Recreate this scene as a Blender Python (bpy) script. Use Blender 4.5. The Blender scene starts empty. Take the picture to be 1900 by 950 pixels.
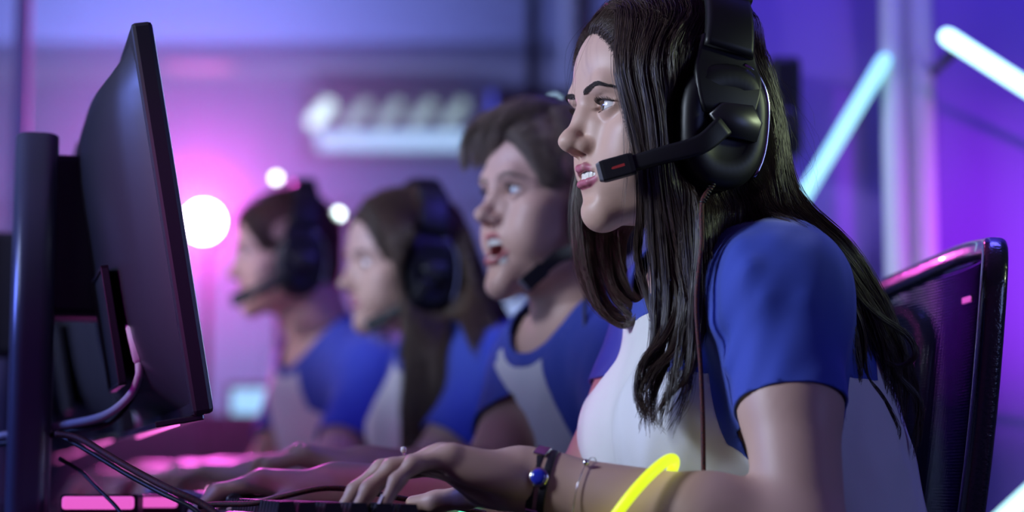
import bpy, bmesh, math, random
import numpy as np
from mathutils import Vector, Matrix

random.seed(7)
rng = np.random.default_rng(11)
SC = bpy.context.scene
COL = SC.collection

# ------------------------------------------------------------------ camera
CAMZ, FPX, PITCH = 0.76, 3700.0, math.radians(6.55)
cam_data = bpy.data.cameras.new('camera')
cam_data.sensor_width = 36.0
cam_data.lens = FPX / 1900.0 * 36.0
cam = bpy.data.objects.new('camera', cam_data)
COL.objects.link(cam)
cam.location = (0, 0, CAMZ)
cam.rotation_euler = (math.pi / 2 + PITCH, 0, 0)
cam_data.clip_start = 0.05
cam_data.clip_end = 60
cam_data.dof.use_dof = True
cam_data.dof.focus_distance = 1.83
cam_data.dof.aperture_fstop = 2.5
SC.camera = cam

# ------------------------------------------------------------------ world, exposure
SC.view_settings.view_transform = 'Standard'
SC.view_settings.look = 'None'
SC.view_settings.gamma = 1.0
SC.view_settings.use_curve_mapping = False
SC.view_settings.exposure = 0.0
world = bpy.data.worlds.new('world')
SC.world = world
world.use_nodes = True
world.node_tree.nodes['Background'].inputs[0].default_value = (0.10, 0.12, 0.42, 1)
world.node_tree.nodes['Background'].inputs[1].default_value = 0.075

SC.cycles.max_bounces = 4
SC.cycles.diffuse_bounces = 2
SC.cycles.glossy_bounces = 2
SC.cycles.transmission_bounces = 3
SC.cycles.volume_bounces = 0
SC.cycles.adaptive_threshold = 0.05
SC.cycles.sample_clamp_indirect = 4.0
# ------------------------------------------------------------------ unseen lamps: lights of the room and added fills
def lamp(kind, name, loc, tgt, energy, col, size=.3, sizey=None, spot=None, blend=.5):
    l = bpy.data.lights.new(name, kind); l.energy = energy; l.color = col
    if kind == 'AREA':
        l.size = size
        if sizey: l.shape = 'RECTANGLE'; l.size_y = sizey
    else:
        l.shadow_soft_size = size
    if kind == 'SPOT': l.spot_size = math.radians(spot or 60); l.spot_blend = blend
    o = bpy.data.objects.new(name, l); COL.objects.link(o); o.location = loc
    o.rotation_euler = (Vector(tgt) - Vector(loc)).to_track_quat('-Z', 'Y').to_euler()
    return o
lamp('SPOT', 'key_lamp', (-1.25, 1.46, 1.50), (.12, 1.88, 1.00), 90., (.69, .80, 1.0), .16, spot=34, blend=.6)
lamp('SPOT', 'row_lamp', (-1.6, 1.95, 1.80), (-.08, 2.80, 1.02), 140., (.64, .74, 1.0), .22, spot=42, blend=.7)
lamp('SPOT', 'magenta_flare_fill', (-1.7, .7, 1.15), (-.25, 1.90, .97), 90., (1.0, .04, .80), .06, spot=13, blend=1.)  # added to tint the monitor back magenta, like lens flare
lamp('AREA', 'blue_side_fill', (-2.0, 2.0, 1.5), (-.4, 2.2, 1.0), 16., (.16, .24, 1.0), .4)  # added blue rim light for the monitor backs and stands
lamp('SPOT', 'pink_back_lamp', (.1, 4.9, 2.3), (.44, 1.88, .93), 26., (1.0, .08, .45), .05, spot=7, blend=.3)
lamp('AREA', 'blue_ceiling_wash', (-1.2, 6.2, 2.0), (-.8, 8.5, 2.7), 42., (.28, .34, 1.0), 1.2)
lamp('AREA', 'lilac_bulkhead_wash', (-1.4, 8.2, 1.1), (-1.4, 9.6, 2.35), 40., (.38, .40, 1.0), .9)
lamp('AREA', 'blue_wall_back_wash', (.3, 7.8, 1.6), (.1, 9.9, 1.7), 6., (.14, .18, 1.0), .6)
lamp('SPOT', 'violet_wall_spot', (2.1, 2.2, .7), (.86, 3.25, 1.12), 240., (.62, .03, 1.0), .1, spot=20, blend=1.)
lamp('AREA', 'blue_wall_wash', (.75, 2.75, 2.35), (.68, 3.25, 1.0), 12., (.12, .10, 1.0), .5)
lamp('SPOT', 'pink_wall_spot', (.9, 2.3, 2.5), (.62, 3.25, 1.66), 4., (.75, .10, .9), .1, spot=34, blend=1.)
lamp('SPOT', 'hair_light', (1.7, 1.75, 1.50), (.30, 1.84, 1.08), 48., (.80, 1.0, .60), .08, spot=13, blend=.6)
lamp('SPOT', 'column_fill', (.64, 2.95, .35), (.615, 3.17, 1.3), 20., (.9, .92, 1.0), .03, spot=20, blend=.8)  # added to brighten the white column from below
lamp('AREA', 'blue_fill', (1.7, .9, 1.3), (.35, 1.9, .8), 4., (.30, .38, 1.0), .5)  # added fill for the shirt and chair, source unseen
lamp('SPOT', 'far_row_fill', (-1.9, 3.0, 1.75), (-.36, 3.62, 1.02), 95., (.80, .74, 1.0), .2, spot=30, blend=.7)  # extra light added to brighten the farthest player

# ------------------------------------------------------------------ small helpers
def at(px, py, Y):
    """point at distance Y (world y) seen at pixel (px,py) of the 1900x950 frame: used to read sizes off the photo"""
    x = (px - 950.0) / FPX
    v = (475.0 - py) / FPX
    dy = math.cos(PITCH) - v * math.sin(PITCH)
    dz = math.sin(PITCH) + v * math.cos(PITCH)
    t = Y / dy
    return np.array((x * t, Y, CAMZ + dz * t))

def nrm(v):
    v = np.asarray(v, float)
    return v / (np.linalg.norm(v) + 1e-12)

def tag(o, label=None, cat=None, group=None, kind=None):
    if label: o['label'] = label
    if cat: o['category'] = cat
    if group: o['group'] = group
    if kind: o['kind'] = kind
    return o

def empty(name, loc=(0, 0, 0), label=None, cat=None, group=None):
    o = bpy.data.objects.new(name, None)
    o.empty_display_size = 0.05
    COL.objects.link(o)
    o.location = loc
    return tag(o, label, cat, group)

def attach(o, parent):
    """parent while keeping the world-space mesh where it is"""
    if parent is not None:
        o.parent = parent
        m = Matrix.Translation(parent.location) if parent.parent is None else None
        q = parent
        M = Matrix.Identity(4)
        while q is not None:
            M = q.matrix_basis @ M if q.parent is None else (q.matrix_parent_inverse @ q.matrix_basis) @ M
            q = q.parent
        o.matrix_parent_inverse = M.inverted()
    return o

def mesh_obj(name, V, F, mat=None, parent=None, smooth=True, fmat=None):
    V = np.asarray(V, np.float32)
    me = bpy.data.meshes.new(name)
    if isinstance(F, np.ndarray):
        n, k = F.shape
        me.vertices.add(len(V)); me.vertices.foreach_set('co', V.ravel())
        me.loops.add(n * k); me.loops.foreach_set('vertex_index', F.astype(np.int32).ravel())
        me.polygons.add(n)
        me.polygons.foreach_set('loop_start', (np.arange(n) * k).astype(np.int32))
        try: me.polygons.foreach_set('loop_total', np.full(n, k, np.int32))
        except Exception: pass
        me.update(calc_edges=True)
    else:
        me.from_pydata([tuple(map(float, v)) for v in V], [], [tuple(map(int, f)) for f in F])
        me.update()
    me.validate()
    if len(me.polygons):
        me.polygons.foreach_set('use_smooth', np.full(len(me.polygons), bool(smooth)))
    if mat is not None:
        for m in (mat if isinstance(mat, (list, tuple)) else [mat]):
            me.materials.append(m)
    if fmat is not None and len(fmat) == len(me.polygons):
        me.polygons.foreach_set('material_index', np.asarray(fmat, np.int32))
    o = bpy.data.objects.new(name, me)
    COL.objects.link(o)
    return attach(o, parent)

def bm_obj(name, bm, mat=None, parent=None, smooth=False, bevel=0.0, seg=2, M=None):
    if M is not None:
        bm.transform(Matrix(M))
    if bevel > 0:
        bmesh.ops.bevel(bm, geom=list(bm.edges), offset=bevel, segments=seg, profile=0.5, affect='EDGES', clamp_overlap=True)
    bmesh.ops.recalc_face_normals(bm, faces=bm.faces)
    me = bpy.data.meshes.new(name)
    bm.to_mesh(me); bm.free()
    for p in me.polygons: p.use_smooth = smooth
    if mat is not None: me.materials.append(mat)
    o = bpy.data.objects.new(name, me)
    COL.objects.link(o)
    return attach(o, parent)

def add_box(bm, c, s, R=None):
    """box centre c, full size s, optional 3x3 rotation"""
    vs = []
    for dx in (-.5, .5):
        for dy in (-.5, .5):
            for dz in (-.5, .5):
                p = np.array((dx * s[0], dy * s[1], dz * s[2]))
                if R is not None: p = np.asarray(R) @ p
                vs.append(bm.verts.new(tuple(p + np.asarray(c))))
    for q in ((0, 1, 3, 2), (4, 6, 7, 5), (0, 4, 5, 1), (2, 3, 7, 6), (0, 2, 6, 4), (1, 5, 7, 3)):
        bm.faces.new([vs[i] for i in q])

def box_obj(name, c, s, mat, parent=None, R=None, bevel=0.0, seg=2, smooth=False):
    bm = bmesh.new(); add_box(bm, c, s, R)
    return bm_obj(name, bm, mat, parent, smooth=smooth, bevel=bevel, seg=seg)

def catmull(P, n):
    P = np.asarray(P, float)
    if len(P) == 2:
        t = np.linspace(0, 1, n)[:, None]
        return P[0] * (1 - t) + P[1] * t
    Q = np.vstack([2 * P[0] - P[1], P, 2 * P[-1] - P[-2]])
    m = len(P) - 1
    u = np.linspace(0, m, n)
    i = np.minimum(u.astype(int), m - 1)
    t = (u - i)[:, None]
    a, b, c, d = Q[i], Q[i + 1], Q[i + 2], Q[i + 3]
    return 0.5 * ((2 * b) + (-a + c) * t + (2 * a - 5 * b + 4 * c - d) * t ** 2 + (-a + 3 * b - 3 * c + d) * t ** 3)

def tube_mesh(P, r, sides=8, caps=True, flat=None, up=None):
    """swept tube; r scalar or array; flat=(w,h) multipliers on the two cross axes"""
    P = np.asarray(P, float); n = len(P)
    r = np.broadcast_to(np.asarray(r, float), (n,))
    T = np.gradient(P, axis=0); T /= np.linalg.norm(T, axis=1)[:, None] + 1e-12
    N = np.zeros_like(P)
    ref = np.array(up if up is not None else (0, 0, 1.0))
    if abs(T[0] @ ref) > .9 and up is None: ref = np.array((0, 1.0, 0))
    v = nrm(ref - T[0] * (ref @ T[0]))
    for i in range(n):
        if up is not None: v = np.asarray(up, float)
        v = nrm(v - T[i] * (v @ T[i])); N[i] = v
    B = np.cross(T, N)
    a = np.arange(sides) / sides * 2 * math.pi
    fw, fh = flat or (1, 1)
    V = P[:, None] + r[:, None, None] * (B[:, None] * (np.cos(a) * fw)[None, :, None] + N[:, None] * (np.sin(a) * fh)[None, :, None])
    V = V.reshape(-1, 3)
    F = []
    for i in range(n - 1):
        for k in range(sides):
            F.append((i * sides + k, i * sides + (k + 1) % sides, (i + 1) * sides + (k + 1) % sides, (i + 1) * sides + k))
    if caps:
        F.append(tuple(range(sides))[::-1]); F.append(tuple((n - 1) * sides + k for k in range(sides)))
    return V, F

def tube_obj(name, P, r, mat, parent=None, sides=8, n=None, flat=None, up=None):
    if n: P = catmull(P, n)
    V, F = tube_mesh(P, r, sides, True, flat, up)
    return mesh_obj(name, V, F, mat, parent)

def lathe(profile, axis_pts, sides=24):
    """profile list of (radius, height) about axis from origin p along unit d"""
    p, d = np.asarray(axis_pts[0], float), nrm(axis_pts[1])
    ref = np.array((0, 0, 1.0)) if abs(d[2]) < .9 else np.array((1.0, 0, 0))
    u = nrm(np.cross(d, ref)); w = np.cross(d, u)
    a = np.arange(sides) / sides * 2 * math.pi
    V = []; F = []
    for r, h in profile:
        V.append(p + d * h + r * (np.cos(a)[:, None] * u + np.sin(a)[:, None] * w))
    V = np.vstack(V); n = len(profile)
    for i in range(n - 1):
        for k in range(sides):
            F.append((i * sides + k, i * sides + (k + 1) % sides, (i + 1) * sides + (k + 1) % sides, (i + 1) * sides + k))
    F.append(tuple(range(sides))[::-1]); F.append(tuple((n - 1) * sides + k for k in range(sides)))
    return V, F

# ------------------------------------------------------------------ materials
def mat(name, col=(.5, .5, .5), rough=.5, metal=0., spec=.5, emis=None, estr=0., sss=0., sssr=(1, .3, .2), coat=0., sheen=0., noise=None, bump=None, attr=None, aniso=0., trans=0., alpha=1.):
    m = bpy.data.materials.new(name); m.use_nodes = True
    nt = m.node_tree; b = nt.nodes['Principled BSDF']
    b.inputs['Base Color'].default_value = (*col, 1)
    b.inputs['Roughness'].default_value = rough
    b.inputs['Metallic'].default_value = metal
    b.inputs['Specular IOR Level'].default_value = spec
    b.inputs['Coat Weight'].default_value = coat
    b.inputs['Coat Roughness'].default_value = .08
    b.inputs['Sheen Weight'].default_value = sheen
    b.inputs['Anisotropic'].default_value = aniso
    b.inputs['Transmission Weight'].default_value = trans
    b.inputs['Alpha'].default_value = alpha
    if sss:
        b.inputs['Subsurface Weight'].default_value = sss
        b.inputs['Subsurface Radius'].default_value = sssr
        b.inputs['Subsurface Scale'].default_value = .008
    if emis is not None:
        b.inputs['Emission Color'].default_value = (*emis, 1)
        b.inputs['Emission Strength'].default_value = estr
    tc = nt.nodes.new('ShaderNodeTexCoord')
    src = None
    if attr is not None:        # attr: list of (attribute name, colour) mixed over the base by a mask stored on the mesh
        prev = nt.nodes.new('ShaderNodeRGB'); prev.outputs[0].default_value = (*col, 1); src = prev.outputs[0]
        for an, ac in attr:
            a = nt.nodes.new('ShaderNodeAttribute'); a.attribute_name = an
            mx = nt.nodes.new('ShaderNodeMix'); mx.data_type = 'RGBA'
            nt.links.new(a.outputs['Fac'], mx.inputs['Factor'])
            nt.links.new(src, mx.inputs['A']); mx.inputs['B'].default_value = (*ac, 1)
            src = mx.outputs['Result']
        nt.links.new(src, b.inputs['Base Color'])
    if noise is not None:       # (scale, strength, colour2)
        nz = nt.nodes.new('ShaderNodeTexNoise'); nz.inputs['Scale'].default_value = noise[0]; nz.inputs['Detail'].default_value = 4
        nt.links.new(tc.outputs['Object'], nz.inputs['Vector'])
        mr = nt.nodes.new('ShaderNodeMapRange'); mr.inputs[1].default_value = .35; mr.inputs[2].default_value = .65
        mr.inputs[4].default_value = noise[1]
        nt.links.new(nz.outputs['Fac'], mr.inputs[0])
        mx = nt.nodes.new('ShaderNodeMix'); mx.data_type = 'RGBA'
        nt.links.new(mr.outputs[0], mx.inputs['Factor'])
        if src is not None: nt.links.new(src, mx.inputs['A'])
        else: mx.inputs['A'].default_value = (*col, 1)
        mx.inputs['B'].default_value = (*noise[2], 1)
        nt.links.new(mx.outputs['Result'], b.inputs['Base Color'])
    if bump is not None:        # (scale, strength, distance)
        nz = nt.nodes.new('ShaderNodeTexNoise'); nz.inputs['Scale'].default_value = bump[0]; nz.inputs['Detail'].default_value = 3
        nt.links.new(tc.outputs['Object'], nz.inputs['Vector'])
        bp = nt.nodes.new('ShaderNodeBump'); bp.inputs['Strength'].default_value = bump[1]; bp.inputs['Distance'].default_value = bump[2]
        nt.links.new(nz.outputs['Fac'], bp.inputs['Height'])
        nt.links.new(bp.outputs['Normal'], b.inputs['Normal'])
    return m

# ------------------------------------------------------------------ clay: signed-distance modelling on a grid
class Prim:
    """kind: 'e' ellipsoid (c, r, R) | 'c' tapered capsule (a, b, ra, rb) | 'b' round box (c, half, R, rnd); op '+', '-'; k blend"""
    def __init__(s, kind, op, k, **kw):
        s.kind, s.op, s.k, s.d = kind, op, k, kw

def ell(c, r, R=None, op='+', k=.01):
    return Prim('e', op, k, c=np.asarray(c, float), r=np.asarray(r, float), R=np.eye(3) if R is None else np.asarray(R, float))
def cap(a, b, ra, rb=None, op='+', k=.01):
    return Prim('c', op, k, a=np.asarray(a, float), b=np.asarray(b, float), ra=ra, rb=ra if rb is None else rb)
def rbox(c, half, R=None, rnd=.005, op='+', k=.01):
    return Prim('b', op, k, c=np.asarray(c, float), r=np.asarray(half, float), R=np.eye(3) if R is None else np.asarray(R, float), rnd=rnd)
def chain(P, r, op='+', k=.01):
    return [cap(P[i], P[i + 1], r[i], r[i + 1], op, k) for i in range(len(P) - 1)]

def move(prims, M, s=1.0):
    """rigid transform (M 4x4) after uniform scale s"""
    M = np.asarray(M, float); R = M[:3, :3]; t = M[:3, 3]
    out = []
    for p in prims:
        d = dict(p.d)
        for q in ('c', 'a', 'b'):
            if q in d: d[q] = R @ (d[q] * s) + t
        for q in ('r', 'ra', 'rb', 'rnd'):
            if q in d: d[q] = d[q] * s
        if 'R' in d: d['R'] = R @ d['R']
        out.append(Prim(p.kind, p.op, p.k * s, **d))
    return out

def inflate(prims, e, kmul=1.0):
    out = []
    for p in prims:
        d = dict(p.d)
        for q in ('r', 'ra', 'rb'):
            if q in d: d[q] = d[q] + e
        out.append(Prim(p.kind, p.op, p.k * kmul, **d))
    return out

def pd(p, X, Y, Z):
    d = p.d
    if p.kind == 'c':
        a, b = d['a'], d['b']; ba = b - a; L = ba @ ba + 1e-12
        t = np.clip(((X - a[0]) * ba[0] + (Y - a[1]) * ba[1] + (Z - a[2]) * ba[2]) / L, 0, 1)
        return np.sqrt((X - a[0] - t * ba[0]) ** 2 + (Y - a[1] - t * ba[1]) ** 2 + (Z - a[2] - t * ba[2]) ** 2) - (d['ra'] + (d['rb'] - d['ra']) * t)
    c, R, r = d['c'], d['R'], d['r']
    x, y, z = X - c[0], Y - c[1], Z - c[2]
    u = x * R[0, 0] + y * R[1, 0] + z * R[2, 0]
    v = x * R[0, 1] + y * R[1, 1] + z * R[2, 1]
    w = x * R[0, 2] + y * R[1, 2] + z * R[2, 2]
    if p.kind == 'e':
        k0 = np.sqrt((u / r[0]) ** 2 + (v / r[1]) ** 2 + (w / r[2]) ** 2)
        k1 = np.sqrt((u / r[0] ** 2) ** 2 + (v / r[1] ** 2) ** 2 + (w / r[2] ** 2) ** 2)
        return k0 * (k0 - 1) / (k1 + 1e-9)
    q = d['rnd']
    a, b, cc = np.abs(u) - r[0] + q, np.abs(v) - r[1] + q, np.abs(w) - r[2] + q
    return np.sqrt(np.maximum(a, 0) ** 2 + np.maximum(b, 0) ** 2 + np.maximum(cc, 0) ** 2) + np.minimum(np.maximum(a, np.maximum(b, cc)), 0) - q

def comb(D, d, p):
    k = max(p.k, 1e-6)
    if p.op == '+':
        h = np.maximum(k - np.abs(D - d), 0) / k
        return np.minimum(D, d) - h * h * k * .25
    h = np.maximum(k - np.abs(D + d), 0) / k
    return np.maximum(D, -d) + h * h * k * .25

def pbox(p):
    d = p.d
    if p.kind == 'c':
        lo = np.minimum(d['a'] - d['ra'], d['b'] - d['rb']); hi = np.maximum(d['a'] + d['ra'], d['b'] + d['rb'])
    else:
        e = np.abs(d['R']) @ d['r']
        lo, hi = d['c'] - e, d['c'] + e
    return lo, hi

def field(prims, lo, hi, h, warp=None):
    lo = np.asarray(lo, float); n = np.ceil((np.asarray(hi) - lo) / h).astype(int) + 1
    ax = [lo[i] + h * np.arange(n[i]) for i in range(3)]
    D = np.full(n, .05, np.float32)
    for p in prims:
        a, b = pbox(p); m = p.k + 3 * h + .004
        s = [slice(max(0, int((a[i] - m - lo[i]) / h)), min(n[i], int((b[i] + m - lo[i]) / h) + 2)) for i in range(3)]
        if any(q.stop <= q.start for q in s): continue
        X = ax[0][s[0]].astype(np.float32)[:, None, None]; Y = ax[1][s[1]].astype(np.float32)[None, :, None]; Z = ax[2][s[2]].astype(np.float32)[None, None, :]
        D[s[0], s[1], s[2]] = comb(D[s[0], s[1], s[2]], pd(p, X, Y, Z), p)
    if warp is not None:
        D += warp(ax[0].astype(np.float32)[:, None, None], ax[1].astype(np.float32)[None, :, None], ax[2].astype(np.float32)[None, None, :])
    return D, lo

def nets(D, lo, h):
    S = D < 0
    c = np.zeros(tuple(np.array(D.shape) - 1), np.int8)
    off = [(i, j, k) for i in (0, 1) for j in (0, 1) for k in (0, 1)]
    nx, ny, nz = c.shape
    for i, j, k in off: c += S[i:i + nx, j:j + ny, k:k + nz]
    act = (c > 0) & (c < 8)
    I, J, K = np.nonzero(act)
    idx = np.full(c.shape, -1, np.int32); idx[I, J, K] = np.arange(len(I))
    cv = {o: D[I + o[0], J + o[1], K + o[2]] for o in off}
    acc = np.zeros((len(I), 3)); cnt = np.zeros(len(I))
    for a in off:
        for ax in range(3):
            if a[ax]: continue
            b = list(a); b[ax] = 1; b = tuple(b)
            da, db = cv[a], cv[b]
            m = (da < 0) != (db < 0)
            t = np.where(m, da / np.where(m, da - db, 1), 0)
            p = np.empty((len(I), 3)); p[:] = a; p[:, ax] = t
            acc += p * m[:, None]; cnt += m
    V = (np.stack([I, J, K], 1) + acc / np.maximum(cnt, 1)[:, None]) * h + lo
    Fs = []
    for ax in range(3):
        s0 = [slice(None)] * 3; s1 = [slice(None)] * 3
        s0[ax] = slice(0, -1); s1[ax] = slice(1, None)
        ch = S[tuple(s0)] != S[tuple(s1)]
        u, v = [(1, 2), (2, 0), (0, 1)][ax]
        E = np.stack(np.nonzero(ch), 1)
        ok = (E[:, u] > 0) & (E[:, v] > 0) & (E[:, u] < c.shape[u]) & (E[:, v] < c.shape[v])
        E = E[ok]
        flip = S[E[:, 0], E[:, 1], E[:, 2]]
        def cell(du, dv):
            Q = E.copy(); Q[:, u] += du; Q[:, v] += dv
            return idx[Q[:, 0], Q[:, 1], Q[:, 2]]
        q = np.stack([cell(-1, -1), cell(0, -1), cell(0, 0), cell(-1, 0)], 1)
        q[~flip] = q[~flip][:, ::-1]
        Fs.append(q)
    F = np.vstack(Fs)
    return V, F[(F >= 0).all(1)]

def smooth_mesh(V, F, it=1, lam=.5):
    """laplacian passes on a quad mesh"""
    e = np.vstack([F[:, [0, 1]], F[:, [1, 2]], F[:, [2, 3]], F[:, [3, 0]]])
    for _ in range(it):
        acc = np.zeros_like(V); n = np.zeros(len(V))
        for a, b in ((0, 1), (1, 0)):
            for q in range(3): acc[:, q] += np.bincount(e[:, a], V[e[:, b], q], len(V))
            n += np.bincount(e[:, a], minlength=len(V))
        V = V + lam * (acc / np.maximum(n, 1)[:, None] - V)
    return V

def tri(F):
    return np.vstack([F[:, [0, 1, 2]], F[:, [0, 2, 3]]]) if F.shape[1] == 4 else F

def clip(V, F, g):
    """keep the part of a triangle mesh where the per-vertex value g > 0, cut exactly along g = 0; returns V, F, src (interpolation weights dropped)"""
    F = tri(F)
    ins = g > 0
    c = ins[F].sum(1)
    keep = F[c == 3]
    newV = [V]; nv = len(V); out = [keep]
    cache_e = {}
    part = F[(c > 0) & (c < 3)]
    # edges crossing
    E = np.vstack([part[:, [0, 1]], part[:, [1, 2]], part[:, [2, 0]]])
    E = np.sort(E, 1)
    E = E[ins[E[:, 0]] != ins[E[:, 1]]]
    if len(E):
        E = np.unique(E, axis=0)
        t = g[E[:, 0]] / (g[E[:, 0]] - g[E[:, 1]])
        P = V[E[:, 0]] * (1 - t)[:, None] + V[E[:, 1]] * t[:, None]
        newV.append(P)
        key = {(int(a), int(b)): nv + i for i, (a, b) in enumerate(E)}
        add = []
        for f in part:
            i = [bool(ins[v]) for v in f]
            n = sum(i)
            if n == 1:
                s = i.index(True)
                a, b, d = int(f[s]), int(f[(s + 1) % 3]), int(f[(s + 2) % 3])
                add.append((a, key[(min(a, b), max(a, b))], key[(min(a, d), max(a, d))]))
            else:
                s = i.index(False)
                a, b, d = int(f[s]), int(f[(s + 1) % 3]), int(f[(s + 2) % 3])
                p, q = key[(min(a, b), max(a, b))], key[(min(a, d), max(a, d))]
                add.append((p, b, d)); add.append((p, d, q))
        out.append(np.array(add, np.int64).reshape(-1, 3))
    V2 = np.vstack(newV); F2 = np.vstack(out).astype(np.int64)
    used = np.unique(F2); mp = np.full(len(V2), -1); mp[used] = np.arange(len(used))
    return V2[used], mp[F2]

def clay(prims, h, frame=None, lo=None, hi=None, warp=None, smooth=1):
    """mesh the prims; evaluated in a rigid frame (4x4) if given; returns world-space V, F(quads)"""
    if frame is not None:
        prims = move(prims, np.linalg.inv(frame))
    if lo is None:
        B = [pbox(p) for p in prims if p.op == '+']
        lo = np.min([b[0] for b in B], 0) - 4 * h; hi = np.max([b[1] for b in B], 0) + 4 * h
    D, o = field(prims, lo, hi, h, warp)
    V, F = nets(D, o, h)
    if smooth: V = smooth_mesh(V, F, smooth, .4)
    if frame is not None:
        V = V @ np.asarray(frame)[:3, :3].T + np.asarray(frame)[:3, 3]
    return V, F

def frame4(x, y, z, t):
    M = np.eye(4); M[:3, 0], M[:3, 1], M[:3, 2], M[:3, 3] = x, y, z, t
    return M

def vnoise(X, Y, Z, f, seed=0):
    """cheap smooth pseudo-noise from sines, -1..1"""
    a = np.sin(X * f * 1.13 + seed + 1.7 * np.sin(Y * f * .71 + seed * 2.1)) * np.cos(Z * f * .93 + 1.3 * np.sin(X * f * .57 + seed))
    b = np.sin(Y * f * 1.37 - seed + 1.9 * np.sin(Z * f * .83 + seed * 1.3)) * np.cos(X * f * 1.21 + seed * .7 + 1.1 * np.sin(Y * f * .49))
    return .5 * (a + b)

r_ = math.radians
UP = np.array((0, 0, 1.0))
SKIN = mat('skin', (.60, .385, .30), .48, attr=[('lips', (.46, .13, .19))], spec=.4, noise=None, bump=(900, .12, .0006))
SKIN_M = mat('skin_ruddy', (.60, .37, .285), .5, attr=[('lips', (.50, .16, .16))], spec=.4, bump=(900, .12, .0006))
EYES = [mat('sclera', (.78, .76, .74), .15, coat=1), mat('iris', (.10, .06, .035), .2, coat=1), mat('pupil', (.004, .004, .004), .1, coat=1)]
EYES_B = [EYES[0], mat('iris_blue', (.10, .16, .22), .2, coat=1), EYES[2]]
TEETH = mat('enamel', (.80, .78, .70), .2)
WHITE = mat('white_cotton', (.74, .74, .76), .85, sheen=.2, bump=(1400, .25, .0008))
BLUE = mat('royal_blue_cotton', (.028, .062, .42), .8, sheen=.2, bump=(1400, .25, .0008))
DENIM = mat('dark_denim', (.02, .025, .06), .8)
NAIL = mat('pale_nail_varnish', (.72, .55, .58), .18, coat=.6)
HAIR_D = mat('dark_brown_hair', (.062, .037, .027), .38, spec=.5)
HAIR_L = mat('light_brown_hair', (.10, .062, .038), .4, spec=.5)
HAIR_B = mat('sandy_hair', (.22, .16, .115), .45, spec=.5)
HAIR_R = mat('auburn_hair', (.07, .03, .02), .45, spec=.5)
BROW = mat('eyebrow_hair', (.028, .016, .012), .6)
BLACK = mat('black_plastic', (.009, .009, .011), .45, spec=.4)
BLACK_G = mat('glossy_black_trim', (.02, .02, .022), .08, coat=1., spec=.6)
CHROME = mat('chrome_trim', (.55, .56, .6), .14, metal=1.)
LEATHER = mat('black_leatherette', (.014, .013, .015), .55, bump=(300, .3, .001))
GREY_P = mat('grey_plastic', (.16, .16, .18), .4)
RED_M = mat('red_print', (.45, .03, .03), .5)
CABLE = mat('braided_cable', (.012, .008, .009), .7, noise=(700, .6, (.20, .012, .016)))
CABLE_D = mat('black_cable', (.012, .01, .012), .5)
GREY_D = mat('dark_grey_plastic', (.022, .022, .026), .35)
DESKLEG = mat('desk_steel', (.03, .03, .035), .4, metal=.6)
MON = mat('monitor_plastic', (.020, .019, .028), .35, spec=.5)
MON_EDGE = mat('monitor_glossy_edge', (.03, .028, .035), .12, coat=.8)
# ------------------------------------------------------------------ room
WALLM = mat('painted_wall', (.42, .40, .50), .75, noise=(3, .25, (.36, .34, .46)), bump=(60, .1, .003))
CEILM = mat('painted_ceiling', (.50, .50, .58), .8)
BEAMM = mat('painted_beam', (.36, .37, .50), .7)
FLOORM = mat('dark_carpet', (.03, .03, .05), .9, noise=(80, .6, (.05, .045, .07)))
COLM = mat('white_column', (.70, .70, .70), .5)
DARKM = mat('dark_panel', (.02, .02, .03), .5)
def struct(name, c, s, m_, R=None, bevel=0.):
    return tag(box_obj(name, c, s, m_, None, R, bevel), kind='structure')
struct('floor', (-1.0, 4.5, -.05), (12, 13, .1), FLOORM)
struct('ceiling', (-1.0, 4.5, 2.75), (12, 13, .1), CEILM)
struct('wall_back', (-1.0, 10.05, 1.35), (12, .1, 2.7), WALLM)
struct('wall_left', (-6.05, 4.5, 1.35), (.1, 11, 2.7), WALLM)
struct('wall_right', (4.05, 4.5, 1.35), (.1, 11, 2.7), WALLM)
struct('wall_rear', (-1.0, -1.05, 1.35), (10, .1, 2.7), WALLM)
PARTM = mat('violet_painted_partition', (.24, .13, .50), .7, noise=(3, .25, (.21, .115, .46)), bump=(60, .1, .003))
struct('wall_partition', (2.15, 3.31, 1.35), (3.70, .12, 2.7), PARTM)
struct('trim_beam', (-1.0, 7.2, 2.52), (9.9, .35, .36), BEAMM, None, .01)
struct('trim_bulkhead', (-1.0, 9.8, 2.42), (9.9, .4, .56), BEAMM, None, .01)
def column(name, px, Y, r, label):
    x = (px - 950) / FPX * Y
    V, F = lathe([(r * 1.25, 0), (r * 1.25, .04), (r, .06), (r, 2.66), (r * 1.2, 2.68), (r * 1.2, 2.70)], ((x, Y, 0), (0, 0, 1)), 28)
    return tag(mesh_obj(name, V, F, COLM), kind='structure')
column('trim_column_1', 1668, 3.17, .019, '')
column('trim_column_2', 1716, 3.21, .026, '')
column('trim_column_3', 1072, 6.4, .055, '')
column('trim_column_4', 24, 3.9, .016, '')

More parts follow.
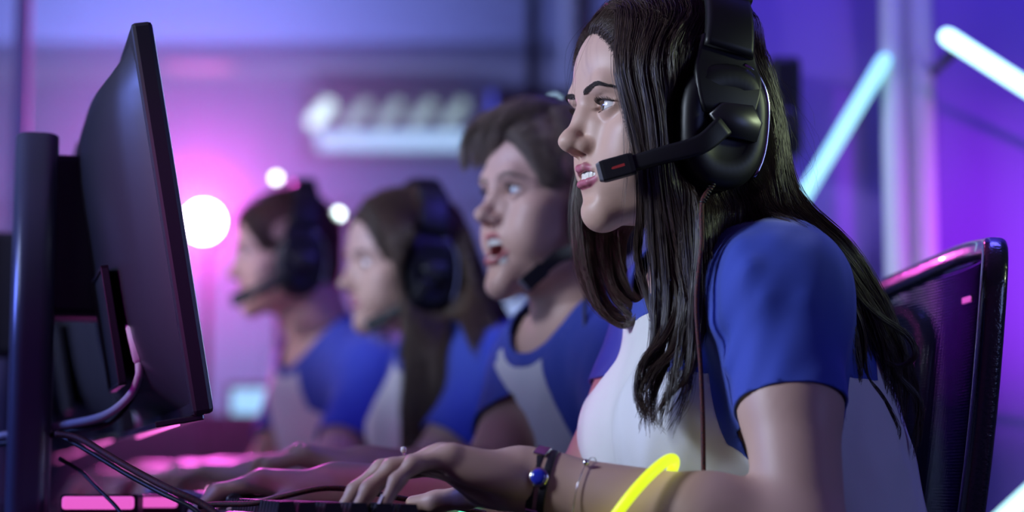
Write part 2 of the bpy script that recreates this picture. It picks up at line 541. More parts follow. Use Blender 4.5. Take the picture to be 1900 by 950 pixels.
# ---- neon tubes on the partition wall
def neon(name, A, B, r, col, strength, label):
    m_ = mat(name + '_glow', (.6, .9, .9), .3, emis=col, estr=strength)
    root = empty(name, tuple((np.asarray(A) + B) / 2), label, 'neon tube', 'neon tubes on the partition wall')
    d = nrm(np.asarray(B) - A); L = np.linalg.norm(np.asarray(B) - A)
    V, F = lathe([(.0002, 0), (r * .7, r * .25), (r, r), (r, L - r), (r * .7, L - r * .25), (.0002, L)], (A, d), 18)
    mesh_obj('glass_tube', V, F, m_, root)
    for t in (.12, .88):
        p = np.asarray(A) + d * L * t
        tube_obj('wall_clip', [p + np.array((0, r * .4, 0)), np.array((p[0], 3.25, p[2]))], .008, GREY_D, root, 8)
    return root
TY = 3.15
neon('neon_tube', at(1415, 492, TY), at(1648, 100, TY), .0125, (.32, .85, .86), 1.0, 'teal neon tube slanting up right behind the nearest woman\'s hair')
neon('neon_tube', at(1745, 60, 3.0), at(2060, 262, 3.0), .0128, (.55, 1.0, .95), 2.6, 'bright white-teal neon tube slanting down at the upper right corner')
neon('neon_tube', at(1820, 1000, 3.0), at(2080, 760, 3.0), .0128, (.55, 1.0, .95), 2.4, 'neon tube rising at the lower right corner by the chair')

# ---- dark speaker on the partition, behind her hair
sp_c = at(1455, 200, 3.15)
sp = empty('wall_speaker', (sp_c[0], 3.25, sp_c[2]), 'small black wall speaker half hidden by the nearest woman\'s hair', 'speaker')
box_obj('cabinet', (sp_c[0], 3.18, sp_c[2]), (.05, .12, .16), BLACK, sp, None, .01)
V, F = lathe([(.022, 0), (.024, .004), (.016, .006), (.0001, .002)], ((sp_c[0], 3.12, sp_c[2] - .03), (0, -1, 0)), 20); mesh_obj('cone', V, F, GREY_D, sp)
box_obj('bracket', (sp_c[0], 3.245, sp_c[2]), (.03, .03, .05), GREY_D, sp)

# ---- lit rack high on the back wall: slanted tubes over a glowing bar
RACK = mat('rack_metal', (.10, .09, .11), .5)
rk = empty('light_rack', tuple(at(710, 230, 9.3)), 'lit rack of slanted tubes above a pale blue glowing bar on the back wall', 'light rack')
def rackbox(name, x0, y0, x1, y1, Y, dep, m_):
    a, b = at(x0, y0, Y), at(x1, y1, Y)
    return box_obj(name, ((a[0] + b[0]) / 2, Y, (a[2] + b[2]) / 2), (abs(b[0] - a[0]), dep, abs(a[2] - b[2])), m_, rk, None, .004)
rackbox('back_plate', 560, 172, 880, 300, 9.36, .03, RACK)
rackbox('glow_bar', 590, 246, 872, 276, 9.25, .06, mat('pale_blue_glow', (.5, .6, .7), .4, emis=(.45, .70, .95), estr=1.5))
GW = mat('white_tube_glow', (.6, .8, .75), .4, emis=(.75, 1, .95), estr=2.4)
GD = mat('dim_tube_glow', (.4, .5, .45), .4, emis=(.55, .75, .66), estr=.9)
for i, x in enumerate((572, 640, 700, 760, 820)):
    A, B = at(x, 236, 9.2), at(x + 46, 186, 9.2)
    d = nrm(B - A); L = np.linalg.norm(B - A); r = .034 if i == 0 else .028
    V, F = lathe([(.0005, 0), (r, r * .6), (r, L - r * .6), (.0005, L)], (A, d), 14)
    mesh_obj('slanted_tube', V, F, GW if i == 0 else GD, rk)
for bx_ in (600, 840): rackbox('wall_bracket', bx_, 200, bx_ + 14, 216, 9.49, .26, RACK)
rackbox('top_rail', 560, 168, 880, 180, 9.28, .12, RACK)

# ---- dark screen on a stand in the background, blue edge
tv = empty('wall_screen', tuple(at(985, 250, 6.0)), 'dark screen hanging behind the shouting man\'s head', 'screen')
a, b = at(900, 168, 6.0), at(1080, 340, 6.0)
box_obj('panel', ((a[0] + b[0]) / 2, 6.0, (a[2] + b[2]) / 2), (b[0] - a[0], .05, a[2] - b[2]), DARKM, tv, None, .006)
box_obj('blue_edge_light', (a[0] + .02, 5.97, (a[2] + b[2]) / 2), (.02, .02, a[2] - b[2] - .02), mat('blue_edge', (.1, .1, .4), .4, emis=(.10, .13, .95), estr=.9), tv)
tube_obj('ceiling_rod', [((a[0] + b[0]) / 2, 6.02, a[2] - .01), ((a[0] + b[0]) / 2, 6.02, 2.70)], .02, DARKM, tv, 10)
b2 = at(960, 205, 5.95); c2_ = at(1000, 188, 5.95)
box_obj('status_light', ((b2[0] + c2_[0]) / 2, 5.965, b2[2]), (.06, .02, .035), mat('violet_led', (.2, .1, .5), .4, emis=(.30, .16, 1.0), estr=1.2), tv)

# ---- back-row desk with screens that light the space behind the players
bd = empty('back_desk', (-.5, 5.5, 0), 'desk in the back row, dark, behind the players', 'desk')
box_obj('desk_top', (-.6, 5.3, .73), (3.2, .7, .03), DESKLEG, bd, None, .004)
box_obj('darkening_panel', (-1.1, 4.99, .84), (2.2, .03, .19), DARKM, bd, None, .004)  # dark panel added to darken the view below the monitor
for x in (-2.1, -.6, .9): box_obj('leg', (x, 5.3, .357), (.05, .6, .715), DESKLEG, bd)
def back_screen(x0, y0, x1, y1, Y, col, st, label):
    a, b = at(x0, y0, Y), at(x1, y1, Y)
    root = empty('back_monitor', ((a[0] + b[0]) / 2, Y, .745), label, 'monitor', 'monitors on the back desk')
    cx, cz = (a[0] + b[0]) / 2, (a[2] + b[2]) / 2
    box_obj('housing', (cx, Y, cz), (abs(b[0] - a[0]) + .03, .04, abs(a[2] - b[2]) + .03), MON, root, None, .006)
    box_obj('screen', (cx, Y - .021, cz), (abs(b[0] - a[0]), .004, abs(a[2] - b[2])), mat('back_screen_glow', (.02, .02, .03), .3, emis=col, estr=st), root)
    lo_ = min(a[2], b[2]) - .015
    if lo_ > .75:
        box_obj('stand', (cx, Y + .01, (lo_ + .745) / 2), (.06, .03, lo_ - .745), GREY_D, root)
        box_obj('foot', (cx, Y + .01, .749), (.2, .16, .008), GREY_D, root)
    return root
back_screen(905, 560, 1110, 700, 5.2, (.42, .55, 1.0), .95, 'back monitor with pale blue screen between third and second player')
back_screen(432, 722, 520, 800, 5.15, (.30, .65, 1.0), 1.3, 'back monitor with bright cyan screen behind the farthest player')
back_screen(640, 600, 760, 800, 5.35, (.25, .15, .75), .5, 'back monitor with dim violet screen behind the third player')

# ---- lamps
def par_can(name, px, py, Y, r, col, strength, label, aim=(0, -1, 0), group=None):
    """round spotlight on a floor stand: can, lens, pole, foot"""
    c_ = at(px, py, Y); d = nrm(aim)
    root = empty(name, tuple(c_), label, 'lamp', group)
    V, F = lathe([(.0005, -.16), (r * .8, -.16), (r * 1.15, -.10), (r * 1.2, .0), (r * 1.2, .012), (r * 1.05, .012), (r * 1.05, .002)], (c_, d), 24); mesh_obj('can', V, F, BLACK, root)
    V, F = lathe([(r, .003), (r, .006), (r * .6, .012), (.0005, .014)], (c_, d), 24); mesh_obj('lens', V, F, mat('lens_glow', (.8, .6, .8), .3, emis=col, estr=strength), root)
    f_ = np.array((c_[0], c_[1] - d[1] * .08, 0))
    tube_obj('stand_pole', [c_ - d * .08 - UP * r * .9, f_ + UP * .02], .009, BLACK, root, 8)
    V, F = lathe([(.13, 0), (.13, .012), (.03, .03), (.0005, .032)], (f_, (0, 0, 1)), 20); mesh_obj('stand_foot', V, F, BLACK, root)
    return root, c_
PINK = (1.0, .18, .78)
par, parc = par_can('stage_spotlight', 378, 412, 4.6, .044, (1.0, .78, 1.0), 30., 'bright pink-white stage spotlight glowing between the monitor and farthest player')
SPOTG = 'small white lamps in the background'
for px, py, st, lab in ((513, 331, 7., 'small white lamp above the farthest young man\'s head'), (628, 398, 9., 'small greenish white lamp between the farthest man and third player'), (1028, 190, 3.5, 'small bluish lamp at the shouting man\'s headband'), (1025, 572, 9., 'small white lamp beside the shouting man\'s neck')):
    par_can('small_lamp', px, py, 4.4 if py > 500 else 4.72, .011 if py > 195 else .009, (.80, 1.0, .95) if py != 190 else (.5, .75, 1.0), st, lab, group=SPOTG)
# recessed pink ceiling lamp
q = at(368, 122, 1.0); dirq = q - np.array((0, 0, CAMZ)); tq = (2.695 - CAMZ) / dirq[2]; pq = np.array((0, 0, CAMZ)) + dirq * tq
dl = empty('ceiling_lamp', (pq[0], pq[1], 2.70), 'round pink lamp recessed in the ceiling above the monitors', 'ceiling lamp')
V, F = lathe([(.20, .0), (.21, -.012), (.17, -.012), (.17, -.004)], ((pq[0], pq[1], 2.70), (0, 0, 1)), 32); mesh_obj('ring', V, F, COLM, dl)
V, F = lathe([(.17, -.004), (.0005, -.006)], ((pq[0], pq[1], 2.70), (0, 0, 1)), 32); mesh_obj('diffuser', V, F, mat('pink_diffuser', (.8, .4, .6), .4, emis=(1, .22, .62), estr=.75), dl)

# ---- thin haze added behind the players to give the pink spotlight its glow
hz = bpy.data.materials.new('glow_haze'); hz.use_nodes = True
nt = hz.node_tree; nt.nodes.remove(nt.nodes['Principled BSDF'])
vs_ = nt.nodes.new('ShaderNodeVolumeScatter'); vs_.inputs['Density'].default_value = .18; vs_.inputs['Anisotropy'].default_value = .2
vs_.inputs['Color'].default_value = (.95, .9, 1, 1)
nt.links.new(vs_.outputs[0], nt.nodes['Material Output'].inputs['Volume'])
hb = box_obj('haze', (-1.6, 6.3, 1.35), (3.6, 4.5, 2.6), hz); tag(hb, 'thin haze added in the back of the room for the spotlight glow', 'haze', kind='stuff')
po = lamp('SPOT', 'pink_spot_light', tuple(parc + np.array((0, -.04, 0))), (parc[0] + .2, 0, parc[2] - .2), 110., (1.0, .10, .80), .03, spot=125, blend=.6)
# ------------------------------------------------------------------ heads (local frame, cm: x subject's right, y forward, z up, origin between the eyes' height and the ears)
def head_prims(female=True, mouth=.5, jaw=0.0):
    """mouth: gap between the lips in cm at the middle; jaw: how far the jaw drops (cm)"""
    P = []
    def E(c, r, op='+', k=1.0, R=None): P.append(ell(c, r, R, op, k))
    def C(a, b, ra, rb=None, op='+', k=1.0): P.append(cap(a, b, ra, rb, op, k))
    def E2(c, r, op='+', k=1.0):
        for s in (-1, 1): E((s * c[0], c[1], c[2]), r, op, k)
    def C2(a, b, ra, rb=None, op='+', k=1.0):
        for s in (-1, 1): C((s * a[0], a[1], a[2]), (s * b[0], b[1], b[2]), ra, rb, op, k)
    j = jaw
    w = 1.0 if female else 1.05
    E((0, -.4, 3.3), (7.2 * w, 8.5, 7.9))                                    # cranium
    E((0, 2.6, 3.4), (6.3 * w, 6.35, 5.6), k=2.0)                            # forehead
    E((0, 2.2, -2.6), (5.9 * w, 5.9, 6.2), k=2.0)                            # middle of the face
    E((0, 2.4, -5.9 - j * .5), (4.75 * w, 5.3, 4.0), k=2.0)
    E2((4.2, 2.9, -4.6 - j * .2), (1.7, 3.2, 3.0), k=2.0)                  # lower face
    # jaw line and chin
    gw = 4.1 if female else 4.6
    C2((gw + .6, -.4, -4.5), (gw, .3, -6.3 - j * .3), 1.0, 1.0, k=2.2)
    C2((gw, .4, -6.5 - j * .3), (.9, 6.7, -9.3 - j), 1.1, 1.1, k=2.0)
    E((0, 7.05, -8.95 - j), (1.7 if female else 2.1, 1.5, 1.4), k=1.5)
    # cheeks
    E2((4.25, 5.2, -2.3), (2.1, 2.3, 1.7), k=1.6)
    E2((3.2, 5.7, -4.6 - j * .2), (2.3, 2.1, 2.4), k=1.8)
    # muzzle around the teeth
    E((0, 6.2, -5.4), (2.9, 2.4, 1.9), k=1.4)
    E((0, 6.0, -7.0 - j), (2.6, 2.3, 1.6), k=1.4)
    # brow ridge
    b = .75 if female else .9
    C2((.9, 8.15, 1.15), (2.9, 7.75, 1.55), b, b, k=1.2)
    C2((2.9, 7.75, 1.55), (4.5, 6.2, 1.2), b, .5, k=1.6)
    # sockets
    E2((3.0, 9.4, -.15), (2.0, 1.75, 1.0), '-', k=1.2)
    E2((1.35, 9.3, -.4), (.75, 1.2, 1.0), '-', k=1.0)
    # nose
    E2((.8, 7.9, -2.0), (.95, .9, 1.7), k=1.5)
    C((0, 7.95, .75), (0, 8.7, -.8), .62, .58, k=1.3)
    C((0, 8.7, -.8), (0, 9.85, -2.35), .58, .68, k=.9)
    E((0, 10.15, -3.0), (.88, .98, .78), k=.8)                               # tip
    E2((.5, 9.8, -3.1), (.6, .75, .62), k=.5)
    E2((1.12, 8.75, -3.45), (.58, 1.0, .70), k=.5)                          # wings
    C((0, 10.2, -3.5), (0, 8.7, -4.05), .33, .40, k=.4)                      # columella
    E2((.58, 9.3, -4.1), (.28, .62, .32), '-', k=.22)                      # nostrils
    # eyelids over the eyeball
    E2((2.9, 6.90, -.05), (1.42, 1.42, 1.36), k=.45)
    for s in (-1, 1):                                                         # lid crease, lower lid fold
        arc = [(s * 1.7, 8.07, .25), (s * 2.35, 8.37, .62), (s * 3.15, 8.30, .66), (s * 4.05, 7.70, .3)]
        for q in range(3): C(arc[q], arc[q + 1], .09, .09, '-', k=.28)
        # opening, almond: two lens cuts
        R = np.array(((math.cos(.06 * s), 0, -math.sin(.06 * s)), (0, 1, 0), (math.sin(.06 * s), 0, math.cos(.06 * s))))
        E((s * 2.87, 8.45, -.08), (1.45, 1.6, .45), '-', k=.10, R=R)
        E((s * 1.75, 8.45, -.2), (.42, 1.2, .16), '-', k=.12)
    # lips
    g = mouth * .5 + j * .5
    up = [(0, 9.2, -5.35), (.65, 9.17, -5.24), (1.5, 8.65, -5.5), (2.6, 7.4, -5.8 - j * .4)]
    lo = [(0, 9.05, -6.1 - 2 * g), (.9, 8.92, -6.06 - 2 * g), (1.7, 8.4, -5.95 - 1.5 * g), (2.6, 7.4, -5.85 - j * .4)]
    E((0, 8.9, -5.72 - g * .9), (1.8, 1.9, .12 + g * .95), '-', k=.25)         # mouth cavity
    E((0, 6.9, -5.7 - g), (1.7, 1.7, .3 + g), '-', k=.3)
    ru, rl = (.33, .34, .27, .13), (.40, .38, .29, .13)
    for s in (-1, 1):
        for q in range(3):
            C((s * up[q][0], up[q][1] - .3, up[q][2]), (s * up[q + 1][0], up[q + 1][1] - .3, up[q + 1][2]), ru[q], ru[q + 1], k=.22)
            C((s * lo[q][0], lo[q][1] - .35, lo[q][2]), (s * lo[q + 1][0], lo[q + 1][1] - .35, lo[q + 1][2]), rl[q], rl[q + 1], k=.22)
    C((0, 9.0, -4.4), (0, 9.2, -4.85), .12, .15, '-', k=.35)                 # philtrum
    E((0, 9.0, -7.65 - j), (1.4, .6, .4), '-', k=1.0)                        # fold above the chin
    # ears
    for s in (-1, 1):
        R = np.array(((math.cos(.35), -s * math.sin(.35), 0), (s * math.sin(.35), math.cos(.35), 0), (0, 0, 1))).T
        E((s * 6.75 * w, -1.2, -1.0), (.4, 1.5, 2.8), k=.6, R=R)
    return P, up, lo

def lip_mask(L, up, lo):
    """L local verts in cm -> 0..1"""
    best = np.full(len(L), 9.0)
    for cv, r in ((up, .33), (lo, .40)):
        for s in (-1, 1):
            for q in range(3):
                a = np.array(cv[q]) * (s, 1, 1) - (0, .3, 0); b = np.array(cv[q + 1]) * (s, 1, 1) - (0, .3, 0)
                ba = b - a; t = np.clip((L - a) @ ba / (ba @ ba), 0, 1)
                rr = (r - (.0, .04, .12)[q]) + ((r - (.04, .12, .3)[q]) - (r - (.0, .04, .12)[q])) * t
                d = np.linalg.norm(L - a - t[:, None] * ba, axis=1) - rr
                best = np.minimum(best, d)
    z1_ = lo[0][2]
    ins = (np.abs(L[:, 0]) < 1.7) & (L[:, 1] < 8.0) & (L[:, 1] > 3.5) & (L[:, 2] < -5.0) & (L[:, 2] > z1_ - .3)
    return np.maximum(np.clip(1.6 - best / .10, 0, 1), ins)

def set_attr(o, name, vals):
    a = o.data.attributes.new(name, 'FLOAT', 'POINT')
    a.data.foreach_set('value', np.asarray(vals, np.float32))

def head_frame(origin, yaw, pitch=0., roll=0.):
    """yaw: angle from -X towards the camera (-Y); pitch up positive; roll about the facing axis"""
    F = np.array((-math.cos(yaw), -math.sin(yaw), 0)); U = np.array((0, 0, 1.0))
    X = np.cross(F, U)
    F2 = F * math.cos(pitch) + U * math.sin(pitch); U2 = np.cross(X, F2)
    X3 = X * math.cos(roll) + U2 * math.sin(roll); U3 = np.cross(X3, F2)
    return frame4(X3, F2, U3, np.asarray(origin))

def loc2w(M, P):
    """local cm -> world m"""
    P = np.asarray(P, float) * .01
    return P @ M[:3, :3].T + M[:3, 3]
def w2loc(M, P):
    return ((np.asarray(P, float) - M[:3, 3]) @ M[:3, :3]) * 100.

def eyeball(M, s, gaze, parent, mats, k=1.0):
    """one eyeball with iris and pupil rings; gaze = local direction"""
    d = nrm(M[:3, :3] @ nrm(gaze)); c = loc2w(M, np.array((s * 2.9, 6.97, -.06)) * k)
    ref = np.array((0, 0, 1.0)); u = nrm(np.cross(d, ref)); w = np.cross(u, d)
    th = np.radians([0, 5, 10.5, 10.6, 16, 22, 27, 28.5, 32, 40, 55, 75, 100, 130, 160, 180])
    n = 28; V = []; F = []; fm = []
    for i, t in enumerate(th):
        r = 1.2e-2
        if t < math.radians(29): r = 1.2e-2 + .0007 * (1 - (t / math.radians(29)) ** 2)
        a = np.arange(n) / n * 2 * math.pi
        V.append(c + d * (r * math.cos(t)) + r * math.sin(t) * (np.cos(a)[:, None] * u + np.sin(a)[:, None] * w))
    for i in range(len(th) - 1):
        k = 2 if th[i + 1] <= math.radians(10.55) else (1 if th[i + 1] < math.radians(28.6) else 0)
        for q in range(n):
            F.append((i * n + q, i * n + (q + 1) % n, (i + 1) * n + (q + 1) % n, (i + 1) * n + q)); fm.append(k)
    return mesh_obj('eyeball', np.vstack(V), np.array(F), mats, parent, True, fm)

from mathutils.bvhtree import BVHTree
def face_bvh(M, hs, V, F):
    """tree of the front of the face in local cm"""
    L = w2loc(M, V) / hs
    f = F[(L[F][:, :, 1].min(1) > 4.5) & (L[F][:, :, 2].max(1) < 4)]
    u = np.unique(f); mp = np.full(len(V), -1); mp[u] = np.arange(len(u))
    return BVHTree.FromPolygons([tuple(p) for p in L[u]], [tuple(q) for q in mp[f]])

# ------------------------------------------------------------------ strands
def strands_mesh(C, r, sides=3, taper=True):
    """C (N, n, 3) strand points, r radius scalar or (N,) -> V, F numpy"""
    N, n, _ = C.shape
    T = np.gradient(C, axis=1); T /= np.linalg.norm(T, axis=2)[..., None] + 1e-12
    ref = np.array((.31, .52, .79))
    B = np.cross(T, ref); B /= np.linalg.norm(B, axis=2)[..., None] + 1e-12
    Nn = np.cross(T, B)
    r = np.broadcast_to(np.asarray(r, float), (N,))[:, None] * (np.linspace(1, .25, n)[None] ** .6 if taper else np.ones((1, n)))
    a = np.arange(sides) / sides * 2 * math.pi
    V = C[:, :, None] + r[:, :, None, None] * (B[:, :, None] * np.cos(a)[None, None, :, None] + Nn[:, :, None] * np.sin(a)[None, None, :, None])
    base = (np.arange(N) * n * sides)[:, None, None]
    i = (np.arange(n - 1) * sides)[None, :, None]
    k = np.arange(sides)[None, None]
    k2 = (k + 1) % sides
    F = np.stack([base + i + k, base + i + k2, base + i + sides + k2, base + i + sides + k], -1).reshape(-1, 4)
    return V.reshape(-1, 3), F

def sheet(keys, N, n=22, thick=.006, jit=.0015, wave=.0, wfreq=3., clumps=0, clump=.6, seed=0, tipvar=.25, uvar=.02):
    """hair sheet: keys = list of key curves (lists of points); N strands interpolated between them"""
    g = np.random.default_rng(seed + 100)
    K = np.stack([catmull(k, n) for k in keys])                  # (m,n,3)
    m = len(K)
    u = np.sort(g.random(N)) if clumps == 0 else g.random(N)
    def sample(u):
        x = u * (m - 1); i = np.minimum(x.astype(int), m - 2); f = (x - i)[:, None, None]
        if m > 2:
            f0 = np.maximum(i - 1, 0); f3 = np.minimum(i + 2, m - 1)
            a, b, c, d = K[f0], K[i], K[i + 1], K[f3]
            return 0.5 * ((2 * b) + (-a + c) * f + (2 * a - 5 * b + 4 * c - d) * f ** 2 + (-a + 3 * b - 3 * c + d) * f ** 3)
        return K[i] * (1 - f) + K[i + 1] * f
    C = sample(u)
    t = np.linspace(0, 1, n)[None, :, None]
    off = g.normal(size=(N, 1, 3)) * thick * (.35 + .65 * np.sin(np.pi * np.clip(t * .8 + .1, 0, 1)))
    C = C + off
    # low frequency wander
    ph = g.random((N, 1, 3)) * 6.28; fr = wfreq * (0.6 + .8 * g.random((N, 1, 3)))
    C = C + jit * t * np.sin(fr * 6.28 * t + ph)
    if clumps:
        cu = np.sort(g.random(clumps)); cc = sample(cu)
        cph = g.random((clumps, 1, 3)) * 6.28; cfr = wfreq * (.6 + .6 * g.random((clumps, 1, 1)))
        cc = cc + g.normal(size=(clumps, 1, 3)) * thick * .8 + wave * t ** 1.2 * np.sin(cfr * 6.28 * t + cph)
        j = np.abs(u[:, None] - cu[None]).argmin(1)
        wgt = clump * np.clip(t * 1.6, 0, 1) ** 1.0
        C = C * (1 - wgt) + (cc[j] + off * .35) * wgt
    # vary length at the tip
    L = 1 - tipvar * g.random(N)
    tt = np.linspace(0, 1, n)[None] * L[:, None] * (n - 1)
    i0 = np.minimum(tt.astype(int), n - 2); f = (tt - i0)[..., None]
    ar = np.arange(N)[:, None]
    return C[ar, i0] * (1 - f) + C[ar, i0 + 1] * f

def hair_obj(name, Cs, r, mat, parent, sides=3):
    Vs, Fs, o = [], [], 0
    for C in Cs:
        V, F = strands_mesh(C, r, sides)
        Vs.append(V); Fs.append(F + o); o += len(V)
    return mesh_obj(name, np.vstack(Vs), np.vstack(Fs), mat, parent)
# ------------------------------------------------------------------ bodies
def torso_frame(up, lat):
    z = nrm(up); x = nrm(lat - z * (np.asarray(lat) @ z)); y = np.cross(z, x)   # x subject's right, y forward, z up
    return np.stack([x, y, z], 1)

def hand_prims(W, d, palm, thumb, curl, s=1.0, spread=0.10, thumbcurl=.4, k=.006):
    """W wrist, d pointing direction, palm = palm normal (out of the palm), thumb = direction of the thumb side; curl = four (mcp,pip,dip) in radians, index to little
    returns prims and the fingertip data (tip, direction, dorsal) for nails"""
    d = nrm(d); palm = nrm(palm - d * (palm @ d)); th = nrm(thumb - d * (thumb @ d) - palm * (thumb @ palm))
    P = []; tips = []; joints = []
    R = np.stack([th, d, palm], 1)
    at_ = lambda a, b, c: W + s * (th * a + d * b + palm * c)
    P.append(cap(at_(0, -.02, 0), at_(0, .012, 0), .024 * s, .025 * s, k=.02))
    P.append(ell(at_(.004, .045, .0), (.037 * s, .050 * s, .0155 * s), R, k=.018))
    P.append(ell(at_(.022, .030, .010), (.017 * s, .032 * s, .015 * s), R, k=.014))      # thumb base
    P.append(ell(at_(-.025, .040, .007), (.013 * s, .034 * s, .013 * s), R, k=.012))     # heel on the little finger side
    bases = [(.029, .087), (.0095, .092), (-.0105, .088), (-.028, .080)]
    lens = [(.043, .026, .021), (.047, .029, .022), (.043, .027, .022), (.034, .020, .020)]
    rad = [(.0092, .0082, .0072), (.0095, .0084, .0074), (.0090, .0080, .0070), (.0080, .0070, .0062)]
    for f in range(4):
        b = at_(bases[f][0], bases[f][1] - .008, -.002)
        dirf = nrm(d + th * ((1.5 - f) * spread))
        P.append(cap(at_(bases[f][0] * .55, .03, -.001), b, .0095 * s, rad[f][0] * s * 1.12, k=.012))
        a = 0.; p = b; jj = [b]
        for q in range(3):
            a += curl[f][q]
            dd = dirf * math.cos(a) + palm * math.sin(a)
            e = p + dd * lens[f][q] * s
            r0 = rad[f][q] * s; r1 = (rad[f][q + 1] if q < 2 else rad[f][2] * .86) * s
            P.append(cap(p, e, r0, r1, k=k if q else .008))
            p = e; jj.append(e)
        tips.append((p, dd, nrm(-palm * math.cos(a) + dirf * math.sin(a)), rad[f][2] * s)); joints.append(jj)
    tb = at_(.024, .022, .008)
    td = nrm(d * .75 + th * .75 + palm * .25)
    p1 = tb + td * .040 * s; td2 = nrm(td + d * thumbcurl + palm * .15 - th * .2 * thumbcurl); p2 = p1 + td2 * .030 * s; td3 = nrm(td2 + d * thumbcurl * .6); p3 = p2 + td3 * .022 * s
    P += [cap(tb, p1, .0135 * s, .0105 * s, k=.014), cap(p1, p2, .0105 * s, .0095 * s, k=k), cap(p2, p3, .0095 * s, .0078 * s, k=k)]
    return P, tips, joints

def nail_obj(tip, mat_, parent):
    p, d, dors, r = tip
    x = np.cross(d, dors); V = []; F = []
    nu, nv = 6, 6
    for i in range(nu):
        for j in range(nv):
            u = (i / (nu - 1) - .5) * 1.5; v = j / (nv - 1)
            w = 1.0 if v < .75 else math.sqrt(max(0, 1 - ((v - .75) / .27) ** 2))
            ang = u * w
            V.append(p + d * (r * (-.55 + 1.65 * v)) + (x * math.sin(ang) + dors * math.cos(ang)) * r * (1.06 - .10 * v))
    for i in range(nu - 1):
        for j in range(nv - 1):
            F.append((i * nv + j, (i + 1) * nv + j, (i + 1) * nv + j + 1, i * nv + j + 1))
    return mesh_obj('fingernail', V, F, mat_, parent)

class Person: pass

